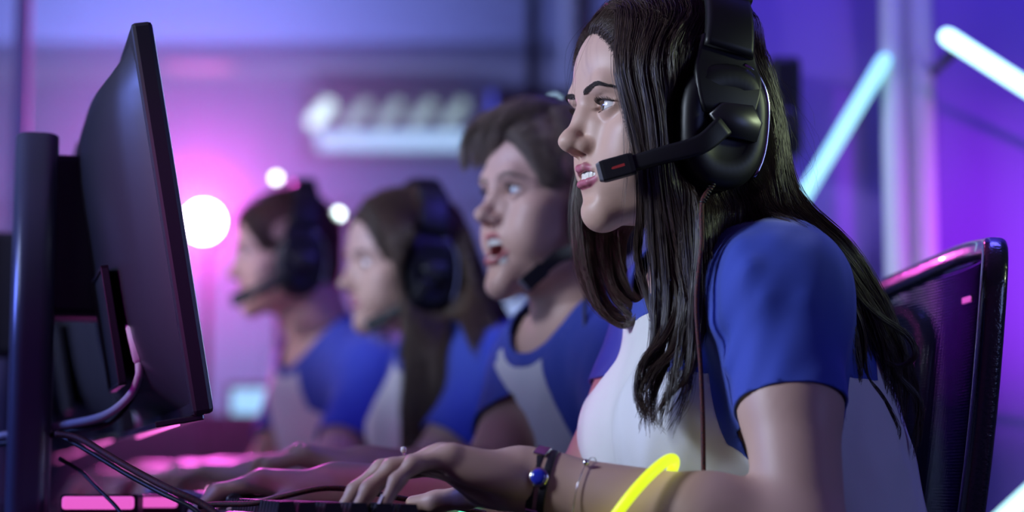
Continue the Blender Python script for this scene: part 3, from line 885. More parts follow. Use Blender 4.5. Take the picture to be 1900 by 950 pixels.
def build_person(sp):
    """sp: dict of the pose; joints in world metres"""
    o = Person(); g = lambda k, dflt=None: sp.get(k, dflt)
    fem = sp['female']; M = sp['M']; hs = g('hscale', 1.0); S = g('size', 1.0)
    SL, SR, EL, ER, WL, WR = (np.asarray(sp[k], float) for k in ('SL', 'SR', 'EL', 'ER', 'WL', 'WR'))
    NB = np.asarray(sp['neck'], float); PE = np.asarray(sp['pelvis'], float)
    T = torso_frame(NB - PE, SR - SL); tx, ty, tz = T[:, 0], T[:, 1], T[:, 2]
    H, up, lo = head_prims(fem, g('mouth', .5), g('jaw', 0.))
    H = move(H, M, .01 * hs)
    nr = .050 if fem else .057
    nk = loc2w(M, (0, -2.2, -4.5)); nk2 = loc2w(M, (0, -1.2, -8.0))
    neck = [cap(nk, NB, nr * .98, nr * 1.08, k=.02), cap(nk2 * .6 + nk * .4, NB * .75 + nk * .25 + ty * .008, nr * .85, nr * .95, k=.02)]
    c = lambda f, x=0, y=0: PE + (NB - PE) * f + tx * x + ty * y          # along the trunk, 0 pelvis 1 neck
    cw = .150 if fem else .172
    trunk = [ell(c(.70, 0, -.005), (cw * S, .108 * S, .175), T, k=.03), ell(c(.36, 0, -.005), (.128 * S, .098 * S, .17), T, k=.06), ell(c(.05, 0, -.01), (.168 * S, .125 * S, .15), T, k=.06),
             cap(SL + (SR - SL) * .12, SR + (SL - SR) * .12, .050 * S, .050 * S, k=.05),
             cap(NB + (SL - NB) * .1 - ty * .005, SL * .8 + NB * .2, .045 * S, .042 * S, k=.04), cap(NB + (SR - NB) * .1 - ty * .005, SR * .8 + NB * .2, .045 * S, .042 * S, k=.04)]
    if fem:
        trunk += [ell(c(.66, s * .066, .085), (.062, .056, .062), T, k=.035) for s in (-1, 1)]
    ar = 1.0 if fem else 1.12
    arms = []
    for Sh, El, Wr in ((SL, EL, WL), (SR, ER, WR)):
        arms += [cap(Sh, Sh * .55 + El * .45, .0445 * ar, .0415 * ar, k=.03), cap(Sh * .55 + El * .45, El, .0415 * ar, .036 * ar, k=.02),
                 cap(El, El * .68 + Wr * .32, .038 * ar, .039 * ar, k=.015), cap(El * .68 + Wr * .32, Wr, .039 * ar, .0245 * ar, k=.02)]
    legs = []
    fwd = nrm(np.array((ty[0], ty[1], 0)))
    for s in (-1, 1):
        hip = PE + tx * s * .09 - np.array((0, 0, .03)); kn = hip + fwd * .42 + tx * s * .04 + np.array((0, 0, -.01)); an = kn + fwd * (-.02) + np.array((0, 0, -(kn[2] - .09)))
        legs += [cap(hip, kn, .085, .058, k=.04), cap(kn, kn * .6 + an * .4, .056, .056, k=.02), cap(kn * .6 + an * .4, an, .054, .036, k=.02), cap(an + np.array((0, 0, -.045)), an + fwd * .17 + np.array((0, 0, -.06)), .036, .028, k=.03)]
    hands = {}; o.tips = {}; o.joints = {}
    for side, Wr in (('L', WL), ('R', WR)):
        hp = sp['hand' + side]
        hands[side], o.tips[side], o.joints[side] = hand_prims(Wr, *hp[:4], s=g('hand_s', 1.0), **(hp[4] if len(hp) > 4 else {}))
    allp = trunk + legs + arms + neck
    # blocks cut from one field: coarse trunk, fine head, fine hands
    Vs, Fs, off = [], [], 0
    lipm = []
    neckn = nrm(nk - NB); cutp = nk * .25 + NB * .75
    wl = [(Wr, nrm(np.asarray(sp['hand' + sd][0], float))) for sd, Wr in (('L', WL), ('R', WR))]
    def g_hand(V, i, e): return -((V - wl[i][0]) @ wl[i][1] + .012) + e + np.where(np.linalg.norm(V - wl[i][0] - wl[i][1] * .09, axis=1) > .118, 9, 0)
    hh = g('res', .005)
    V, F = clay(allp + hands['L'] + hands['R'], hh, smooth=1)
    gg = -((V - cutp) @ neckn) + .002
    gg = np.where(np.linalg.norm(V - nk, axis=1) < .26, gg, 1.0)
    gg = np.where(V[:, 2] < NB[2] - .02, 1.0, gg)
    gg = np.minimum(gg, np.minimum(g_hand(V, 0, .001), g_hand(V, 1, .001)))
    V, F = clip(V, F, gg)
    Vs.append(V); Fs.append(F); lipm.append(np.zeros(len(V)))
    V, F = clay(trunk[3:] + neck + H, g('hres', .0011), M, (-.095, -.125, -.20), (.095, .125, .125), smooth=2)
    m = lip_mask(w2loc(M, V) / hs, up, lo)
    gg = ((V - cutp) @ neckn) + .002
    inn = np.linalg.norm(w2loc(M, V)[:, :2] - (0, -2), axis=1)
    V2, F2 = clip(V, F, gg)
    lm = lip_mask(w2loc(M, V2) / hs, up, lo)
    Vs.append(V2); Fs.append(F2); lipm.append(lm)
    o.bvh = face_bvh(M, hs, V2, F2)
    for i, sd in enumerate('LR'):
        dd, pm = wl[i][1], np.asarray(sp['hand' + sd][1], float)
        pm = nrm(pm - dd * (pm @ dd)); fr = frame4(np.cross(dd, pm), dd, pm, wl[i][0])
        V, F = clay(arms + hands[sd], g('fres', .0014), fr, (-.085, -.03, -.12), (.085, .22, .12), smooth=1)
        gg = ((V - wl[i][0]) @ dd + .012) + .001
        V, F = clip(V, F, gg)
        Vs.append(V); Fs.append(F); lipm.append(np.zeros(len(V)))
    FF = []
    for V, F in zip(Vs, Fs): FF.append(F + off); off += len(V)
    body = mesh_obj('person', np.vstack(Vs), np.vstack(FF), sp['skin'])
    set_attr(body, 'lips', np.concatenate(lipm))
    tag(body, sp['label'], 'person', 'players in a row at the desk')
    o.body, o.M, o.T, o.trunk, o.arms, o.c = body, M, T, trunk, arms, c
    o.up, o.lo, o.hs = up, lo, hs
    for s in (-1, 1): eyeball(M, s, g('gaze', (0, 1, 0)), body, sp['eyes'], hs)
    # teeth: two rows of separate crowns joined per row
    for row, zc, sgn in (('upper_teeth', -5.62, -1), ('lower_teeth', -6.0 - 2 * (g('mouth', .5) * .5 + g('jaw', 0) * .5), 1)):
        bm = bmesh.new()
        for q in range(-4, 5):
            a = q * .185; wdt = .78 if abs(q) < 2 else .68
            cpos = np.array((2.55 * math.sin(a) * 1.05, 5.85 + 2.55 * math.cos(a), zc + sgn * .28 * (1 if row[0] == 'u' else .4)))
            Rz = np.array(((math.cos(a), math.sin(a), 0), (-math.sin(a), math.cos(a), 0), (0, 0, 1)))
            add_box(bm, loc2w(M, cpos * hs), np.array((wdt * .78, .5, .85)) * .01 * hs, M[:3, :3] @ Rz)
        bm_obj(row, bm, sp['teeth'], body, smooth=True, bevel=.0012, seg=2)
    # ---------------- shirt: looser field round trunk and upper arms, cut at neckline, hem and cuffs
    e = g('loose', .010)
    cuff = g('cuff', .62)
    sl = []
    CL = SL + (EL - SL) * cuff; CR = SR + (ER - SR) * cuff
    for Sh, El, Cf in ((SL, EL, CL), (SR, ER, CR)):
        dn = nrm(El - Sh)
        sl.append(cap(Sh, Cf + dn * .035, g('sl_r', .052) * ar, g('cuff_r', .0485) * ar, k=.035)); sl.append(cap(Sh + (NB - Sh) * .35, Sh, (g('sl_r', .052) - .006) * ar, g('sl_r', .052) * ar, k=.03))
    pre = inflate(trunk, e, 1.2)
    hem = c(.0)
    pre += [ell(c(.40, 0, .0), (.155 * S, .125 * S, .20), T, k=.06)]
    fz = g('folds', 1.0)
    creases = g('creases', [])
    def warp(X, Y, Z):
        d = .0026 * fz * vnoise(X * 1.2, Y, Z * .55 + X * .5, 40., 1.) + .0013 * fz * vnoise(X, Y, Z * .6 - X * .4, 95., 4.)
        return d
    V, F = clay(pre + sl + [cap(a, b, r, r2, '-' if sg < 0 else '+', k=.012) for a, b, r, r2, sg in creases], g('shres', .0045), warp=warp, smooth=2)
    # cut functions (all continuous, so the edges come out clean)
    nc = NB + tz * g('ncz', .028) + ty * .022
    nR = np.array(g('nrad', (.088, .088, .075)))
    def sdf(prims, V):
        D = np.full(len(V), .05)
        for p in prims: D = comb(D, pd(p, V[:, 0], V[:, 1], V[:, 2]), p)
        return D
    def axial(V, Sh, El):
        a = nrm(El - Sh); t = (V - Sh) @ a
        return t, np.linalg.norm(V - Sh - t[:, None] * a, axis=1)
    def cuts(V):
        L = (V - nc) @ T
        gn = (np.sqrt(((L / nR) ** 2).sum(1)) - 1) * .085
        ga = np.full(len(V), 9.); dt = sdf(pre, V)
        for Sh, El, Cf in ((SL, EL, CL), (SR, ER, CR)):
            t, r = axial(V, Sh, El)
            ga = np.minimum(ga, np.maximum(np.linalg.norm(Cf - Sh) - t, np.maximum(.0035 - dt, (r - .078 * ar) * 3)))
        gh = (V - c(-.06)) @ tz
        return gn, ga, gh
    gn, ga, gh = cuts(V)
    V, F = clip(V, F, np.minimum(np.minimum(gn, ga), gh))
    gn, ga, gh = cuts(V)
    Vc, Fc = clip(V, F, .016 - gn)
    V, F = clip(V, F, gn - .016)
    # raglan seams run from the collar to the armpit
    def rag(V, Sh, El, sgn):
        lat = (V - NB) @ tx * sgn; dz = (V - NB) @ tz
        q = lat - (.050 + np.clip(-dz, -.02, .3) * .62)
        t, r = axial(V, Sh, El)
        q = np.minimum(q, .072 * ar - r + np.maximum(0, .06 - t) * 3)
        return np.maximum(q, np.minimum(.080 * ar - r, np.minimum((t - .03) * 2, (dtv - .0042) * 2)))
    dtv = sdf(pre, V)
    gL, gR = rag(V, SL, EL, -1), rag(V, SR, ER, 1)
    VL, FL = clip(V, F, gL); VR, FR = clip(V, F, gR)
    Vt, Ft = clip(V, F, -np.maximum(gL, gR))
    sh = mesh_obj('t_shirt', Vt, Ft, sp['white'], body)
    sh['label'] = 'white shirt body'
    def sol(ob, t=.0022):
        md = ob.modifiers.new('thickness', 'SOLIDIFY'); md.thickness = t; md.offset = -1
        return ob
    sol(sh)
    a = sol(mesh_obj('sleeve', VL, FL, sp['blue'], sh)); a['label'] = 'blue sleeve'
    a = sol(mesh_obj('sleeve', VR, FR, sp['blue'], sh)); a['label'] = 'blue sleeve'
    a = sol(mesh_obj('collar', Vc, Fc, sp['blue'], sh), .0035); a['label'] = 'blue ribbed collar'
    o.shirt = sh
    # trousers hide the legs
    V, F = clay(inflate(legs + [trunk[2]], .009, 1.1), .008, smooth=2)
    V, F = clip(V, F, np.minimum(V[:, 2] - .12, .012 - (V - c(.02)) @ tz + np.where((V - PE) @ ty > .10, 1, 0)))
    mesh_obj('trousers', V, F, sp['trousers'], body)
    return o
# ---- the near player: young woman leaning to the screen
MW = head_frame(at(1245, 216, 1.86), r_(21), r_(0))
A1 = dict(female=True, M=MW, hscale=1.035, label='young woman with long dark hair in white and blue shirt, nearest the camera',
          skin=SKIN, eyes=EYES, teeth=TEETH, white=WHITE, blue=BLUE, trousers=DENIM, gaze=(.18, 1, .02), mouth=.55, jaw=.1, cuff=.47, cuff_r=.0485, sl_r=.0515, folds=1.25,
          creases=[(at(1345, 600, 1.745), at(1398, 500, 1.728), .010, .006, 1), (at(1352, 680, 1.735), at(1420, 560, 1.715), .007, .004, 1), (at(1535, 640, 1.74), at(1490, 560, 1.715), .008, .004, 1),
                   ],
          SL=at(1448, 552, 1.77), SR=at(1262, 575, 2.06), EL=at(1490, 1010, 1.66), ER=at(1075, 945, 2.02), WL=at(985, 893, 1.73), WR=at(640, 912, 2.02),
          neck=at(1350, 510, 1.915), pelvis=at(1480, 1330, 1.93),
          handL=(np.array((-1, -.05, .22)), np.array((-.12, -.15, -1)), np.array((0, 1, 0)), [(.36, .46, .26), (.40, .50, .28), (.45, .52, .30), (.46, .55, .30)], dict(spread=.12)),
          handR=(np.array((-1, .1, .10)), np.array((-.1, 0, -1)), np.array((0, -1, 0)), [(.35, .5, .35), (.35, .55, .35), (.4, .6, .35), (.4, .6, .35)]))
W1 = build_person(A1)
for sd in 'LR':
    for tp in W1.tips[sd]: nail_obj(tp, NAIL, W1.body)

# ---- second player: young man shouting, turned a little more to the camera
MB = head_frame(at(1035, 375, 2.45), r_(30), r_(4))
B2 = build_person(dict(female=False, M=MB, hscale=1.04, label='young man with swept sandy hair shouting, second in the row', skin=SKIN_M, eyes=EYES_B, teeth=TEETH, white=WHITE, blue=BLUE, trousers=DENIM,
          mouth=.5, jaw=1.75, gaze=(.1, 1, 0), SL=at(1190, 680, 2.32), SR=at(1012, 700, 2.57), EL=at(1150, 930, 2.15), ER=at(905, 905, 2.40), WL=at(960, 905, 2.12), WR=at(690, 878, 2.28),
          neck=at(1090, 610, 2.46), pelvis=at(1170, 1180, 2.55), res=.006, hres=.0018, fres=.0022, shres=.006, cuff=.58,
          handL=(np.array((-1, .1, .0)), np.array((0, 0, -1)), np.array((0, 1, 0)), [(.3, .5, .3)] * 4),
          handR=(np.array((-1, -.2, .25)), np.array((-.25, 0, -1)), np.array((0, -1, 0)), [(.5, .7, .4)] * 4)))
# ---- third player: young woman with light brown hair
MG = head_frame(at(752, 492, 3.1), r_(24), r_(-2))
G3 = build_person(dict(female=True, M=MG, hscale=1.0, label='young woman with long light brown hair, third in the row', skin=SKIN, eyes=EYES, teeth=TEETH, white=WHITE, blue=BLUE, trousers=DENIM,
          mouth=.3, gaze=(.1, 1, -.05), SL=at(928, 695, 2.97), SR=at(800, 690, 3.27), EL=at(775, 905, 2.90), ER=at(700, 905, 3.2), WL=at(480, 884, 2.92), WR=at(430, 884, 3.2),
          neck=at(850, 632, 3.13), pelvis=at(930, 1080, 3.2), res=.007, hres=.0024, fres=.0028, shres=.007,
          handL=(np.array((-1, .1, .1)), np.array((-.1, 0, -1)), np.array((0, 1, 0)), [(.4, .6, .4)] * 4),
          handR=(np.array((-1, .1, .1)), np.array((-.1, 0, -1)), np.array((0, -1, 0)), [(.4, .6, .4)] * 4)))
# ---- fourth player: young man farthest away
MF = head_frame(at(535, 474, 3.65), r_(16), r_(-3))
F4 = build_person(dict(female=False, M=MF, hscale=1.04, label='young man with short auburn hair, farthest in the row', skin=SKIN_M, eyes=EYES, teeth=TEETH, white=WHITE, blue=BLUE, trousers=DENIM,
          mouth=.2, SL=at(700, 705, 3.50), SR=at(578, 705, 3.80), EL=at(600, 905, 3.36), ER=at(480, 905, 3.7), WL=at(350, 888, 3.4), WR=at(270, 888, 3.75),
          neck=at(610, 645, 3.68), pelvis=at(680, 1020, 3.78), res=.008, hres=.0026, fres=.0032, shres=.008,
          handL=(np.array((-1, .1, .05)), np.array((-.1, 0, -1)), np.array((0, 1, 0)), [(.4, .6, .4)] * 4),
          handR=(np.array((-1, .1, .05)), np.array((-.1, 0, -1)), np.array((0, -1, 0)), [(.4, .6, .4)] * 4)))
# ------------------------------------------------------------------ hair helpers in head space
def scalp(M, hs, y0, phi, side, e=.6):
    """point on the hair cap: y0 along the parting, phi from the top (deg) down the side (side -1 near, +1 far)"""
    s = math.sqrt(max(.02, 1 - ((y0 + .4) / (8.7 + e)) ** 2)); a = r_(phi)
    q = np.array((side * (7.3 + e) * s * math.sin(a), y0, 3.3 + (8.0 + e) * s * math.cos(a)))
    return loc2w(M, push_out(q[None], .6)[0] * hs)

def cap_obj(M, hs, mat_, parent, e=.45, face=(0, 9.0, -1.0), fr=(6.3, 6.6, 8.3), low=-7.5, name='hair_base', h=.003, zfront=0, nape=-2.0):
    prims = [ell((0, -.4, 3.3), (7.2 + e, 8.5 + e, 7.9 + e)), ell((0, 2.6, 3.4), (6.3 + e, 6.35 + e, 5.6 + e), k=1.8), ell((0, -3.0, -2.0), (6.2 + e, 5.8 + e, 6.5), k=3)]
    V, F = clay(move(prims, M, .01 * hs), h, M, (-.1, -.125, -.11), (.1, .115, .14), smooth=1)
    L = w2loc(M, V) / hs
    g1 = np.sqrt((((L - face) / fr) ** 2).sum(1)) - 1
    g2 = np.where(L[:, 1] > nape, (L[:, 2] + 1.0) * .3, 1.0)
    g2 = np.maximum((L[:, 2] - low) * .3 - np.maximum(0, L[:, 1] - nape) * 1.0, (L[:, 2] - zfront) * .3)
    V, F = clip(V, F, np.minimum(g1 - .03, g2))
    ob = mesh_obj(name, V, F, mat_, parent)
    L = w2loc(M, V) / hs
    g1 = np.sqrt((((L - face) / fr) ** 2).sum(1)) - 1
    L = L[(np.abs(g1 - .03) < .004) & (L[:, 2] > .5)]
    # short fine hairs along the hairline
    g_ = np.random.default_rng(3); n = 2300
    P = L[g_.integers(0, len(L), n)] + g_.normal(size=(n, 3)) * .10
    d = (P - face) / np.array(fr) ** 2; d /= np.linalg.norm(d, axis=1)[:, None]
    d[:, 1] -= .9; d[:, 0] += np.sign(P[:, 0]) * .35; d[:, 2] -= .25 * np.abs(P[:, 0]) / 3; d += g_.normal(size=d.shape) * .12
    d /= np.linalg.norm(d, axis=1)[:, None]
    P = P - d * (.1 + .45 * g_.random((n, 1)))
    t = np.linspace(0, 1, 8)[None, :, None]
    C = P[:, None] + d[:, None] * (1.6 + 2.2 * g_.random((n, 1, 1))) * t
    e_ = np.array((.05, .25, .45, .55, .6, .65, .65, .65))
    for q in range(8): C[:, q] = push_out(C[:, q], e_[q])
    tag(hair_obj('hairline', [loc2w(M, C * hs)], .00022, mat_, parent), kind='stuff')
    return ob

def brow_obj(M, hs, side, mat_, parent, bvh, n=620, thick=.50, seed=0, r=.00017):
    g = np.random.default_rng(seed + 5)
    t = g.random(n) ** .9
    # arch line on the ridge, projected out to the skin later by a small lift
    cx = np.interp(t, [0, .25, .6, 1], [.95, 1.9, 3.3, 4.75]); cy = np.interp(t, [0, .25, .6, 1], [8.98, 8.78, 8.05, 6.6]); cz = np.interp(t, [0, .25, .6, 1], [1.32, 1.55, 1.85, 1.35])
    w = thick * np.interp(t, [0, .12, .6, 1], [.6, 1, .75, .15])
    up = (g.random(n) - .5) * w
    L = np.stack([side * cx, cy, cz + up], 1)
    for i in range(n):
        q = bvh.ray_cast(Vector((L[i, 0], 13., L[i, 2])), Vector((0, -1, 0)))
        if q[0] is not None: L[i] = np.array(q[0]) + np.array(q[1]) * .01
    d = np.stack([side * (.85 + .1 * t), -.15 - .6 * t, .28 - .75 * t], 1); d += g.normal(size=d.shape) * .10
    d /= np.linalg.norm(d, axis=1)[:, None]
    ln = .48 * (.6 + .6 * g.random(n))[:, None]
    k = np.linspace(0, 1, 4)[None, :, None]
    C = L[:, None] + d[:, None] * ln[:, None] * k + np.array((side * .03, .12, 0)) * np.sin(k * 3.14 * .8)
    return hair_obj('eyebrow', [loc2w(M, C * hs)], r, mat_, parent)

def lash_obj(M, hs, side, mat_, parent, r=.00016):
    C = []
    for up in (1, 0):
        n = 110 if up else 30
        for i in range(n):
            t = i / (n - 1); a = -1 + 2 * t
            x = 2.87 + a * 1.30; z = -.08 + (.44 if up else -.44) * math.sqrt(max(0, 1 - a * a * .92)) + a * .06
            y = 6.95 + math.sqrt(max(.05, 1.38 ** 2 - (x - 2.9) ** 2 - z * z))
            L = (.50 if up else .22) * (.8 + .4 * random.random())
            d = nrm((a * .55 + random.gauss(0, .08), .9, .25 if up else -.4))
            p = np.array((side * x, y - .05, z)); dd = np.array((side * d[0], d[1], d[2]))
            C.append([p + dd * L * q + np.array((0, 0, .30 * L * q * q if up else -.1 * L * q)) for q in (0, .35, .7, 1)])
    lid = []
    for i in range(24):
        a = -1 + 2 * i / 23; x = 2.87 + a * 1.36; z = -.08 + .45 * math.sqrt(max(0, 1 - a * a * .95)) + a * .06
        lid.append((side * x, 6.95 + math.sqrt(max(.05, 1.40 ** 2 - (x - 2.9) ** 2 - z * z)) - .02, z))
    tube_obj('lash_line', loc2w(M, np.array(lid) * hs), .00045, mat_, parent, 6)
    return hair_obj('eyelashes', [loc2w(M, np.array(C) * hs)], r, mat_, parent)

def push_out(P, e=.75):
    """lift local points onto the hair cap"""
    P = np.array(P, float); c = np.array((0, -.5, 3.0)); f = np.ones(len(P)) * .3
    E = [ell((0, -.4, 3.3), (7.2, 8.5, 7.9), k=1.), ell((0, 2.6, 3.4), (6.3, 6.35, 5.6), k=2.)]
    for _ in range(150):
        Q = c + (P - c) * f[:, None]; D = np.full(len(P), 9.)
        for p in E: D = comb(D, pd(p, Q[:, 0], Q[:, 1], Q[:, 2]), p)
        ins = D < e
        if not ins.any(): break
        f[ins] += .015
    return c + (P - c) * f[:, None]

def tuck(C, M, hs, x0=7.8):
    """press strands under the headband and the ear cups"""
    sh = C.shape; L = (w2loc(M, C.reshape(-1, 3)) / hs)
    rx, rz = x0 + .45, 9.5
    rho = np.sqrt((L[:, 0] / rx) ** 2 + ((L[:, 2] - 2.9) / rz) ** 2)
    wy = np.clip(1.6 - np.abs(L[:, 1] + 2.2) / 3.4, 0, 1) * np.clip((L[:, 2] - .5) / 1.5, 0, 1)
    f = 1 + (np.where(rho > 1, 1 / rho, 1) - 1) * wy
    L[:, 0] *= f; L[:, 2] = 2.9 + (L[:, 2] - 2.9) * f
    e = ((L[:, 1] + .6) / 4.9) ** 2 + ((L[:, 2] + 2.4) / 6.4) ** 2
    w2 = np.clip((1.25 - e) / .3, 0, 1)
    lim = x0 - .4
    over = np.abs(L[:, 0]) > lim
    L[:, 0] = np.where(over, np.sign(L[:, 0]) * (np.abs(L[:, 0]) * (1 - w2) + lim * w2), L[:, 0])
    return loc2w(M, L * hs).reshape(sh)
# ---- hair of the near player
def lock(start, pts, depth=None):
    return list(start) + [at(*p) for p in pts]
def topk(y0, side=-1, phis=(4, 30, 58), e=.7):
    return [scalp(MW, 1.035, y0, f, side, e) for f in phis]
hsW = 1.035
def topb(side=-1, e=.7, k=0):
    return [scalp(MW, 1.035, y, f, side, e) for y, f in ((-2.0 - k, 5), (-4.6 - k * .6, 16), (-6.6 - k * .3, 36))]
cap_obj(MW, hsW, HAIR_D, W1.body)
shA = [lock(topk(6.3, phis=(4, 20, 38)), [(1150, 125, 1.772), (1166, 205, 1.768), (1182, 290, 1.770), (1190, 400, 1.780), (1193, 480, 1.79), (1222, 600, 1.775), (1196, 690, 1.765), (1202, 780, 1.76)]),
       lock(topk(5.0), [(1180, 125, 1.768), (1198, 210, 1.762), (1210, 320, 1.765), (1222, 430, 1.775), (1240, 540, 1.775), (1236, 640, 1.765), (1212, 730, 1.76), (1196, 800, 1.755)]),
       lock(topk(3.0), [(1215, 110, 1.765), (1232, 220, 1.760), (1244, 330, 1.763), (1260, 440, 1.770), (1270, 540, 1.768), (1268, 630, 1.760), (1245, 705, 1.755), (1218, 770, 1.75)]),
       lock(topk(1.0), [(1246, 100, 1.765), (1264, 230, 1.760), (1280, 350, 1.762), (1290, 450, 1.765), (1292, 550, 1.760), (1285, 640, 1.755), (1268, 720, 1.750), (1235, 800, 1.75)])]
shB = [lock(topk(1.0), [(1250, 100, 1.765), (1276, 230, 1.765), (1296, 350, 1.768), (1306, 440, 1.768), (1306, 520, 1.762), (1300, 590, 1.757), (1292, 650, 1.755), (1286, 700, 1.75)]),
       lock(topk(-1.0), [(1310, 90, 1.77), (1335, 220, 1.775), (1340, 350, 1.78), (1340, 430, 1.79), (1325, 480, 1.795), (1312, 520, 1.795), (1305, 560, 1.79), (1300, 600, 1.785)]),
       lock(topk(-2.5), [(1350, 80, 1.775), (1380, 220, 1.785), (1395, 340, 1.79), (1400, 400, 1.80), (1385, 440, 1.80), (1360, 470, 1.80), (1345, 500, 1.80), (1335, 530, 1.80)])]
shC = [lock(topk(-2.5), [(1350, 80, 1.78), (1375, 220, 1.785), (1385, 340, 1.79), (1405, 405, 1.785), (1470, 432, 1.765), (1545, 505, 1.775), (1582, 620, 1.79), (1600, 720, 1.79)]),
       lock(topk(-4.5), [(1378, 80, 1.785), (1408, 200, 1.79), (1420, 330, 1.795), (1445, 400, 1.79), (1520, 450, 1.775), (1590, 550, 1.80), (1630, 660, 1.82), (1625, 760, 1.82)]),
       lock(topb(), [(1396, 90, 1.80), (1430, 200, 1.81), (1448, 320, 1.81), (1480, 395, 1.805), (1555, 470, 1.80), (1628, 585, 1.83), (1668, 690, 1.84), (1672, 800, 1.85)]),
       lock(topb(k=1.2), [(1405, 120, 1.82), (1440, 210, 1.83), (1462, 320, 1.83), (1496, 395, 1.83), (1572, 475, 1.83), (1640, 590, 1.85), (1688, 680, 1.86), (1694, 800, 1.87)])]
shD = [lock(topk(6.0, 1, (4, 30, 60)), [(1092, 250, 1.93), (1072, 350, 1.93), (1070, 440, 1.925), (1082, 520, 1.92), (1115, 580, 1.91), (1175, 602, 1.90)]),
       lock(topk(5.0, 1, (4, 30, 60)), [(1110, 250, 1.94), (1100, 350, 1.94), (1098, 440, 1.935), (1108, 520, 1.93), (1138, 575, 1.92), (1190, 590, 1.91)]),
       lock(topk(3.0, 1, (4, 30, 60)), [(1150, 250, 1.95), (1140, 350, 1.95), (1135, 440, 1.94), (1142, 510, 1.93), (1165, 555, 1.92), (1200, 575, 1.91)]),
       lock(topk(0.0, 1, (4, 30, 60)), [(1230, 250, 1.96), (1220, 360, 1.96), (1215, 450, 1.95), (1215, 530, 1.94), (1225, 590, 1.92), (1240, 640, 1.90)])]
# straight fall at the back of the head, far side
shE = [lock(topb(k=1.2), [(1405, 120, 1.83), (1430, 220, 1.84), (1440, 330, 1.85), (1455, 420, 1.87), (1500, 500, 1.90), (1570, 600, 1.92)]),
       lock(topb(1, k=1.0), [(1400, 120, 1.88), (1420, 220, 1.90), (1425, 330, 1.91), (1440, 430, 1.93), (1500, 520, 1.95), (1560, 620, 1.96)]),
       lock(topk(-3.0, 1), [(1330, 120, 1.95), (1340, 230, 1.96), (1345, 340, 1.96), (1360, 440, 1.96), (1400, 540, 1.97), (1440, 640, 1.98)])]
# loose curling ends
def pl_(pts): return [at(*p_) for p_ in pts]
ends = [([(1235, 470, 1.772), (1255, 560, 1.765), (1228, 630, 1.758), (1190, 668, 1.752), (1180, 725, 1.75), (1200, 785, 1.75)], 90),
        ([(1250, 470, 1.77), (1268, 560, 1.762), (1250, 640, 1.755), (1205, 690, 1.75), (1190, 740, 1.748), (1232, 800, 1.748)], 90),
        ([(1255, 480, 1.77), (1275, 570, 1.76), (1290, 640, 1.752), (1268, 700, 1.747), (1228, 738, 1.746), (1216, 790, 1.746)], 80),
        ([(1225, 480, 1.775), (1240, 570, 1.768), (1210, 640, 1.76), (1182, 690, 1.755), (1184, 750, 1.752), (1196, 770, 1.752)], 70),
        ([(1560, 500, 1.78), (1610, 570, 1.80), (1680, 620, 1.82), (1692, 660, 1.82), (1664, 678, 1.82), (1640, 664, 1.82)], 70),
        ([(1580, 520, 1.79), (1625, 600, 1.81), (1648, 680, 1.83), (1700, 740, 1.84), (1700, 800, 1.84), (1690, 850, 1.84)], 110),
        ([(1560, 520, 1.78), (1595, 610, 1.79), (1600, 690, 1.80), (1632, 730, 1.81), (1660, 790, 1.82), (1655, 830, 1.82)], 60),
        ([(1540, 500, 1.775), (1580, 600, 1.785), (1592, 680, 1.79), (1588, 740, 1.79), (1620, 790, 1.80)], 50),
        ([(1080, 430, 1.93), (1090, 520, 1.92), (1110, 575, 1.91), (1150, 604, 1.90), (1182, 585, 1.89), (1190, 560, 1.89)], 70),
        ([(1110, 430, 1.935), (1120, 510, 1.925), (1145, 560, 1.915), (1180, 590, 1.90), (1200, 560, 1.89)], 60)]
curls = [sheet([pl_(e_), pl_([(x + 7, y + 4, Y) for x, y, Y in e_])], n_, 26, .0016, .0035, .003, 1.4, 5, .6, 200 + i_, .35) for i_, (e_, n_) in enumerate(ends)]
hairW = curls + [sheet(shA, 2300, 30, .0035, .003, .010, 2.2, 26, .75, 1, .38),
         sheet(shB, 1500, 26, .004, .003, .004, 2.2, 14, .6, 2, .25),
         sheet(shC, 2600, 30, .0045, .003, .011, 2.0, 22, .7, 3, .40),
         sheet(shD, 1300, 24, .004, .003, .006, 1.6, 14, .7, 4, .15),
         sheet(shE, 1100, 22, .006, .003, .004, 1.6, 12, .5, 5, .2)]
# front hairline: short roots swept back from the forehead
for sd in (-1, 1):
    kk = []
    for q in range(5):
        a = q / 4; x = sd * (.05 + 3.6 * a); z = 7.3 - 3.2 * a ** 1.6; y = 6.9 - 1.6 * a ** 1.3
        p = [np.array((x, y, z)), np.array((x * 1.15 + sd * .5, y - 1.3, z + 1.5)), np.array((x * 1.3 + sd * 2.0, y - 2.6, z + 1.6)), np.array((sd * (6.6 + .6 * a), y - 3.4, z - 2.2 + .8 * a)), np.array((sd * 7.9, y - 3.6, z - 6.0))]
        p = np.vstack([push_out(p[:1], .35), push_out(p[1:2], .6), push_out(p[2:], .75)])
        kk.append([loc2w(MW, v * hsW) for v in p])
    hairW.append(sheet(kk, 1000, 16, .0016, .002, .002, 1.5, 8, .4, 20 + sd, .15))
